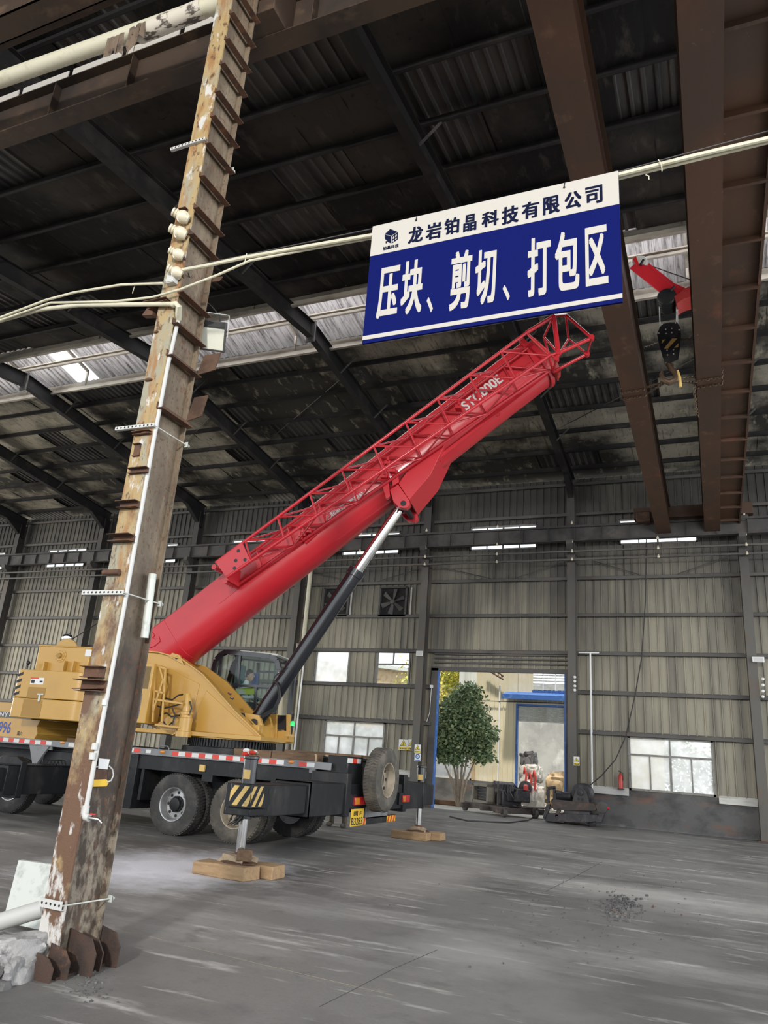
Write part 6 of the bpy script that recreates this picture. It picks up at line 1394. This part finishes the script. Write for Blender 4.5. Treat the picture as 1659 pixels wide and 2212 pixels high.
for p in ((1185,1770),(1225,1772),(1278,1776)):
    q = at(*p, Y=YT+.15); MB().lathe((q.x,q.y,.15), (0,1,0), [(0,.1),(.02,.15),(.1,.15),(.12,.1)], 18).make('wheel', MT['engine'], t)

# ================================================================== YARD: BUILDING, TREES, BAGS
YB = 34.5
t = thing('yard_building', 'beige ribbed metal building with a blue canopy across the yard', 'building', (-9, YB, 0))
o = MB()
xd0, xd1 = at(1117,1600,Y=YB).x, at(1221,1600,Y=YB).x; zd1 = at(1160,1526,Y=YB).z
xl = at(1022,1690,Y=YB).x
for r in wall_regions(xl, -2.0, 1.0, 8.0, [(xd0,xd1,0,zd1), (at(1152,1480,Y=YB).x,xd1+.3,at(1152,1490,Y=YB).z,at(1152,1455,Y=YB).z)]):
    o.sheet(r[0], r[1], (0,YB,r[2]), (0,YB,r[3]), (0,-1,0), .22, .05, .03)
o.make('cladding', MT['beige'], t, smooth=0, recalc=False)
o = MB(); o.box((-16.5,YB-.05,0),(xd0,YB+.2,1.0)); o.box((xd1,YB-.05,0),(-2,YB+.2,1.0)); o.make('plinth_wall', MT['masonry'], t, smooth=0)
o = MB(); o.sheet(-16.5, xl, (0,YB+.15,2.25), (0,YB+.15,3.0), (0,-1,0), .25, .06, .03); o.make('annex_wall', MT['paleclad'], t, smooth=0, recalc=False)
o = MB(); o.sheet(-11.6, xl, (0,YB+2.0,2.5), (0,YB+2.0,8.0), (0,-1,0), .25, .06, .03); o.make('upper_wall', MT['paleclad'], t, smooth=0, recalc=False)
aw = MB()
for x in (-16.4,-14.2,-12.2,-11.15,-10.25): aw.box((x-.04,YB-.02,1.0),(x+.04,YB+.1,2.25))
for z in (1.02, 2.22): aw.box((-16.5,YB-.02,z-.04),(xl,YB+.1,z+.04))
af = aw.make('window_frame', MT['flash'], t, smooth=0); MB().quad((-16.5,YB+.06,1.0),(xl,YB+.06,1.0),(xl,YB+.06,2.25),(-16.5,YB+.06,2.25)).make('glass', MT['frost'], af, smooth=0)
MB().box((-16.5,YB+1.2,0),(xl-.3,YB+1.3,2.6)).make('annex_inner_wall', MT['masonry'], t, smooth=0)
MB().box((xl-.08,YB-.06,1.0),(xl+.06,YB,4.4)).make('corner_trim', MT['bagt'], t, smooth=0)
o = MB(); o.box((xd0-.06,YB-.08,0),(xd0+.03,YB+.1,zd1)); o.box((xd0-.06,YB-.08,zd1),(xd1+.05,YB+.1,zd1+.08)); o.box((xd1-.03,YB-.08,0),(xd1+.06,YB+.1,zd1)); o.make('door_frame', MT['blue'], t, smooth=0)
zs_ = at(1160,1560,Y=YB).z; o = MB(); n = 14
for k in range(n):
    z = zs_+(zd1-zs_)*k/n; o.prism([(xd0,YB+.06,z),(xd0,YB+.02,z+(zd1-zs_)/n*.5),(xd0,YB+.06,z+(zd1-zs_)/n),(xd0,YB+.09,z)], (xd1-xd0,0,0))
o.make('roller_shutter', MT['paleclad'], t, smooth=0)
ca = at(1085,1500,Y=YB-.9); o = MB(); o.prism([(ca.x,YB,ca.z+.22),(ca.x,YB-.95,ca.z+.02),(ca.x,YB-.95,ca.z-.18),(ca.x,YB-.9,ca.z-.18),(ca.x,YB-.9,ca.z),(ca.x,YB,ca.z+.18)], (xd1+1.0-ca.x,0,0)); o.make('canopy', MT['blue'], t, smooth=0)
wx = at(1152,1480,Y=YB).x; w0, w1 = at(1152,1491,Y=YB).z, at(1152,1450,Y=YB).z+.4
uw = MB().box((wx-.05,YB-.04,w0-.08),(xd1+.3,YB+.02,w0)).make('upper_window', MT['blue'], t, smooth=0)
o = MB()
for k in range(10): o.box((wx,YB+.0,w0+.13*k),(xd1+.3,YB+.05,w0+.06+.13*k))
o.make('louvre', MT['galv'], uw, smooth=0)
for x in (wx+.45, wx+1.0): MB().box((x-.02,YB-.03,w0),(x+.02,YB+.0,w1)).make('mullion', MT['paper'], uw, smooth=0)
q = at(1078,1560,Y=YB-.08); MB().tube([(q.x,YB-.08,1.0),(q.x,YB-.08,5.2)], .04, 10).make('downpipe', MT['paper'], t)
MB().box((xd0-2.5,YB+6.5,0),(xd1+3,YB+6.7,6)).make('inner_wall', MT['cement'], t, smooth=0)
MB().tube([(xl,YB-.12,at(1060,1515,Y=YB).z),(xd1+.5,YB-.12,at(1150,1516,Y=YB).z-.02)], .02, 6).make('pipe', MT['steel'], t)
o = MB(); q = at(1085,1455,Y=YB-.5); o.tube([(q.x-.8,YB-.3,q.z+.2),(q.x,YB-.3,q.z-.25)], .04, 6); o.tube([(q.x-.8,YB-.3,q.z+.45),(q.x,YB-.3,q.z-.1)], .04, 6)
for k in range(5): o.tube([(q.x-.8+.17*k,YB-.3,q.z+.45-.11*k),(q.x-.72+.17*k,YB-.3,q.z+.15-.09*k)], .02, 5)
o.make('truss_end', MT['rust'], t)

t = thing('far_building', 'brownish shed with a sloping roof seen through the upper right wall window', 'building', (-22, 46, 0))
MB().prism([(-32,46,0),(-14.5,46,0),(-14.5,46,6.75),(-32,46,8.4)], (0,6,0)).make('wall', MT['bagt'], t, smooth=0)
MB().prism([(-32.3,45.7,8.4),(-14.2,45.7,6.72),(-14.2,45.7,6.95),(-32.3,45.7,8.63)], (0,6.6,0)).make('roof', MT['galv'], t, smooth=0)
def tree(name, label, base, stems, crown, n, leaf, lm, seed, bark='bark'):
    t = thing(name, label, 'tree', base, 'trees in the yard'); rn = random.Random(seed); base = Vector(base); o = MB()
    for (dx, dy, h) in stems:
        m_ = base+Vector((dx*.35,dy*.35,h*.45)); o.tube([base+Vector((dx*.08,dy*.08,-.02)), m_, base+Vector((dx,dy,h))], [.055,.045,.02], 8)
    o.make('trunk', MT[bark], t); f = MB()
    for (cx, cy_, cz, rx, ry, rz), k in crown:
        for i in range(int(n*k)):
            th = rn.uniform(0, 2*PI); u = rn.uniform(-1, 1); rr = rn.uniform(.3, 1.12)**.7; s = math.sqrt(1-u*u)
            rr *= 1+.26*math.sin(3*th+cx)*math.cos(4*u+cz)+.14*math.sin(7*th+3*u)
            p = base+Vector((cx+rx*rr*s*math.cos(th), cy_+ry*rr*s*math.sin(th), cz+rz*rr*u))
            d = Vector((rn.uniform(-1,1), rn.uniform(-1,1), rn.uniform(-.9,.3))).normalized(); x = d.cross(Vector((rn.uniform(-1,1),rn.uniform(-1,1),rn.uniform(-1,1)))).normalized()
            l = leaf*rn.uniform(.7,1.3); w = l*.32
            f.add([p-x*w*.0, p+d*l*.5+x*w, p+d*l, p+d*l*.5-x*w], [(0,1,2,3)])
    f.make('foliage', MT[lm], t, smooth=0, recalc=False)
tb_ = (-9.75, 31.3, 0)
tree('leafy_tree', 'round-crowned green tree with several pale stems just outside the doorway', tb_, [(-.6,.2,2.6),(-.25,-.2,3.0),(.1,.25,3.2),(.45,-.1,2.6),(.75,.2,2.3),(-.9,0,2.0)],
     [((0,0,3.15,1.15,1.05,1.25),1.0), ((-.55,.1,2.7,.8,.8,.8),.5), ((.75,0,2.5,.62,.7,.62),.4), ((.1,0,4.1,.75,.75,.75),.5), ((.6,.1,3.3,.7,.7,.7),.35), ((-.5,0,3.7,.7,.7,.7),.35), ((-.95,0,2.2,.5,.5,.45),.22), ((1.15,0,2.9,.42,.5,.4),.2), ((.35,0,4.6,.45,.5,.4),.2), ((1.0,0,2.05,.4,.4,.3),.15), ((-.2,-.3,1.95,.6,.5,.35),.2)], 2200, .17, 'leaf', 5)
tree('leafy_tree', 'yellow-green tree standing far behind the annex windows', (-14.2, 41, 0), [(0,0,5),(.6,0,5.2)], [((0,0,6.2,2.2,1.5,1.9),1.0), ((1.6,0,7.0,1.6,1.2,1.5),.6)], 2600, .22, 'leafyel', 8)
tree('leafy_tree', 'green bushy tree seen blurred through the dusty window left of the doorway', (-15.6, 33.2, 0), [(0,0,2),(.4,0,2.2)], [((0,0,2.0,1.9,.8,1.1),1.0), ((-1.4,0,2.6,1.2,.8,1.2),.5)], 1600, .2, 'leaf', 11)
tree('leafy_tree', 'green bushy tree seen blurred through the dusty window at right', (-.9, 35.5, 0), [(-.5,0,2.4),(.5,0,2.5)], [((-.6,0,2.2,1.3,.8,1.2),1.0), ((1.4,0,2.0,1.2,.8,1.1),.7)], 1300, .2, 'leaf', 13)
tag(rock('bulk_bag', (-7.35, 34.2, .55), (.52,.45,.58), 21, MT['bagw'], 4, .28, False), 'bulging grey woven bulk bag on the ground in the roller door', 'bag')
tag(rock('bulk_bag', (-7.45, 34.35, 1.45), (.46,.45,.40), 27, MT['bagw'], 4, .35, False), 'grey woven bulk bag stacked on top of the other one', 'bag')
tag(rock('scrap_heap', (-7.62, 34.6, 2.0), (.30,.3,.32), 33, MT['rubbish'], 4, .55, False), 'crumpled dark plastic scrap on top of the bulk bags', 'scrap')
tag(rock('sacking_pile', (-6.35, 35.0, .85), (.62,.55,.70), 41, MT['bagt'], 4, .4, False), 'tan sacking heap right of the bulk bags', 'sacking')
for k, (dx, dz) in enumerate(((-.50,1.55),(-.28,1.35),(-.10,1.45))):
    cable('bag_strap', [(-7.15+dx,33.72,dz-.1),(-7.1+dx,33.62,dz+.15),(-7.02+dx,33.62,dz-.1),(-7.05+dx,33.60,dz-.65)], .045, MT['strap'], 'red lifting strap on the bulk bags, %s from the left' % nth(k), 'strap', 'red bag straps')
o = MB(); o.box((-11.4,31.6,0),(-8.9,31.85,.18)); tag(o.make('yard_beam', MT['wooddk'], None, .02), 'old timber beam lying in the yard behind the tree', 'timber')

# ================================================================== FLOOR DETAIL
rn = random.Random(11)
def gravel(name, px0, px1, py0, py1, n, s, label):
    o = MB(); 
    for i in range(n):
        u, v = rn.gauss(.5,.2), rn.gauss(.5,.2); p = at(px0+(px1-px0)*u, py0+(py1-py0)*v, Z=0); r = s*rn.uniform(.4,1.3)
        o.cbox((p.x,p.y,r*.25), (r,r*rn.uniform(.6,1),r*.6), Matrix.Rotation(rn.uniform(0,3), 3, 'Z') @ Matrix.Rotation(rn.uniform(-.4,.4), 3, 'X'))
    o = tag(o.make(name, MT['masonry'], smooth=0), label, 'gravel'); o['kind'] = 'stuff'
gravel('gravel_patch', 1285, 1395, 1925, 1995, 260, .035, 'patch of broken dark concrete crumbs on the floor at right')
gravel('floor_crumbs', 130, 260, 2070, 2180, 90, .016, 'small crumbs scattered on the floor by the column foot')
gravel('floor_crumbs', 900, 1659, 1830, 2100, 120, .022, 'small crumbs scattered over the right part of the floor')

def floor_line(name, pts, w, mt, label):
    o = MB(); P_ = [at(*p, Z=0) for p in pts]
    for a, b in zip(P_, P_[1:]): o.beam(a+Vector((0,0,.0005)), b+Vector((0,0,.0005)), w, .003)
    tag(o.make(name, mt, smooth=0), label, 'floor mark')
floor_line('chalk_line', [(232,2003),(330,2025),(430,2050),(560,2082),(700,2115),(850,2150)], .005, MT['chalk'], 'faint yellow chalk line on the floor running right from the column foot')
floor_line('floor_crack', [(690,2175),(760,2140),(850,2093),(945,2052)], .005, MT['crack'], 'thin dark straight crack in the floor at the bottom middle')
floor_line('floor_crack', [(1180,1925),(1240,1895),(1300,1862)], .008, MT['crack'], 'thin dark crack in the floor below the winch trolley')
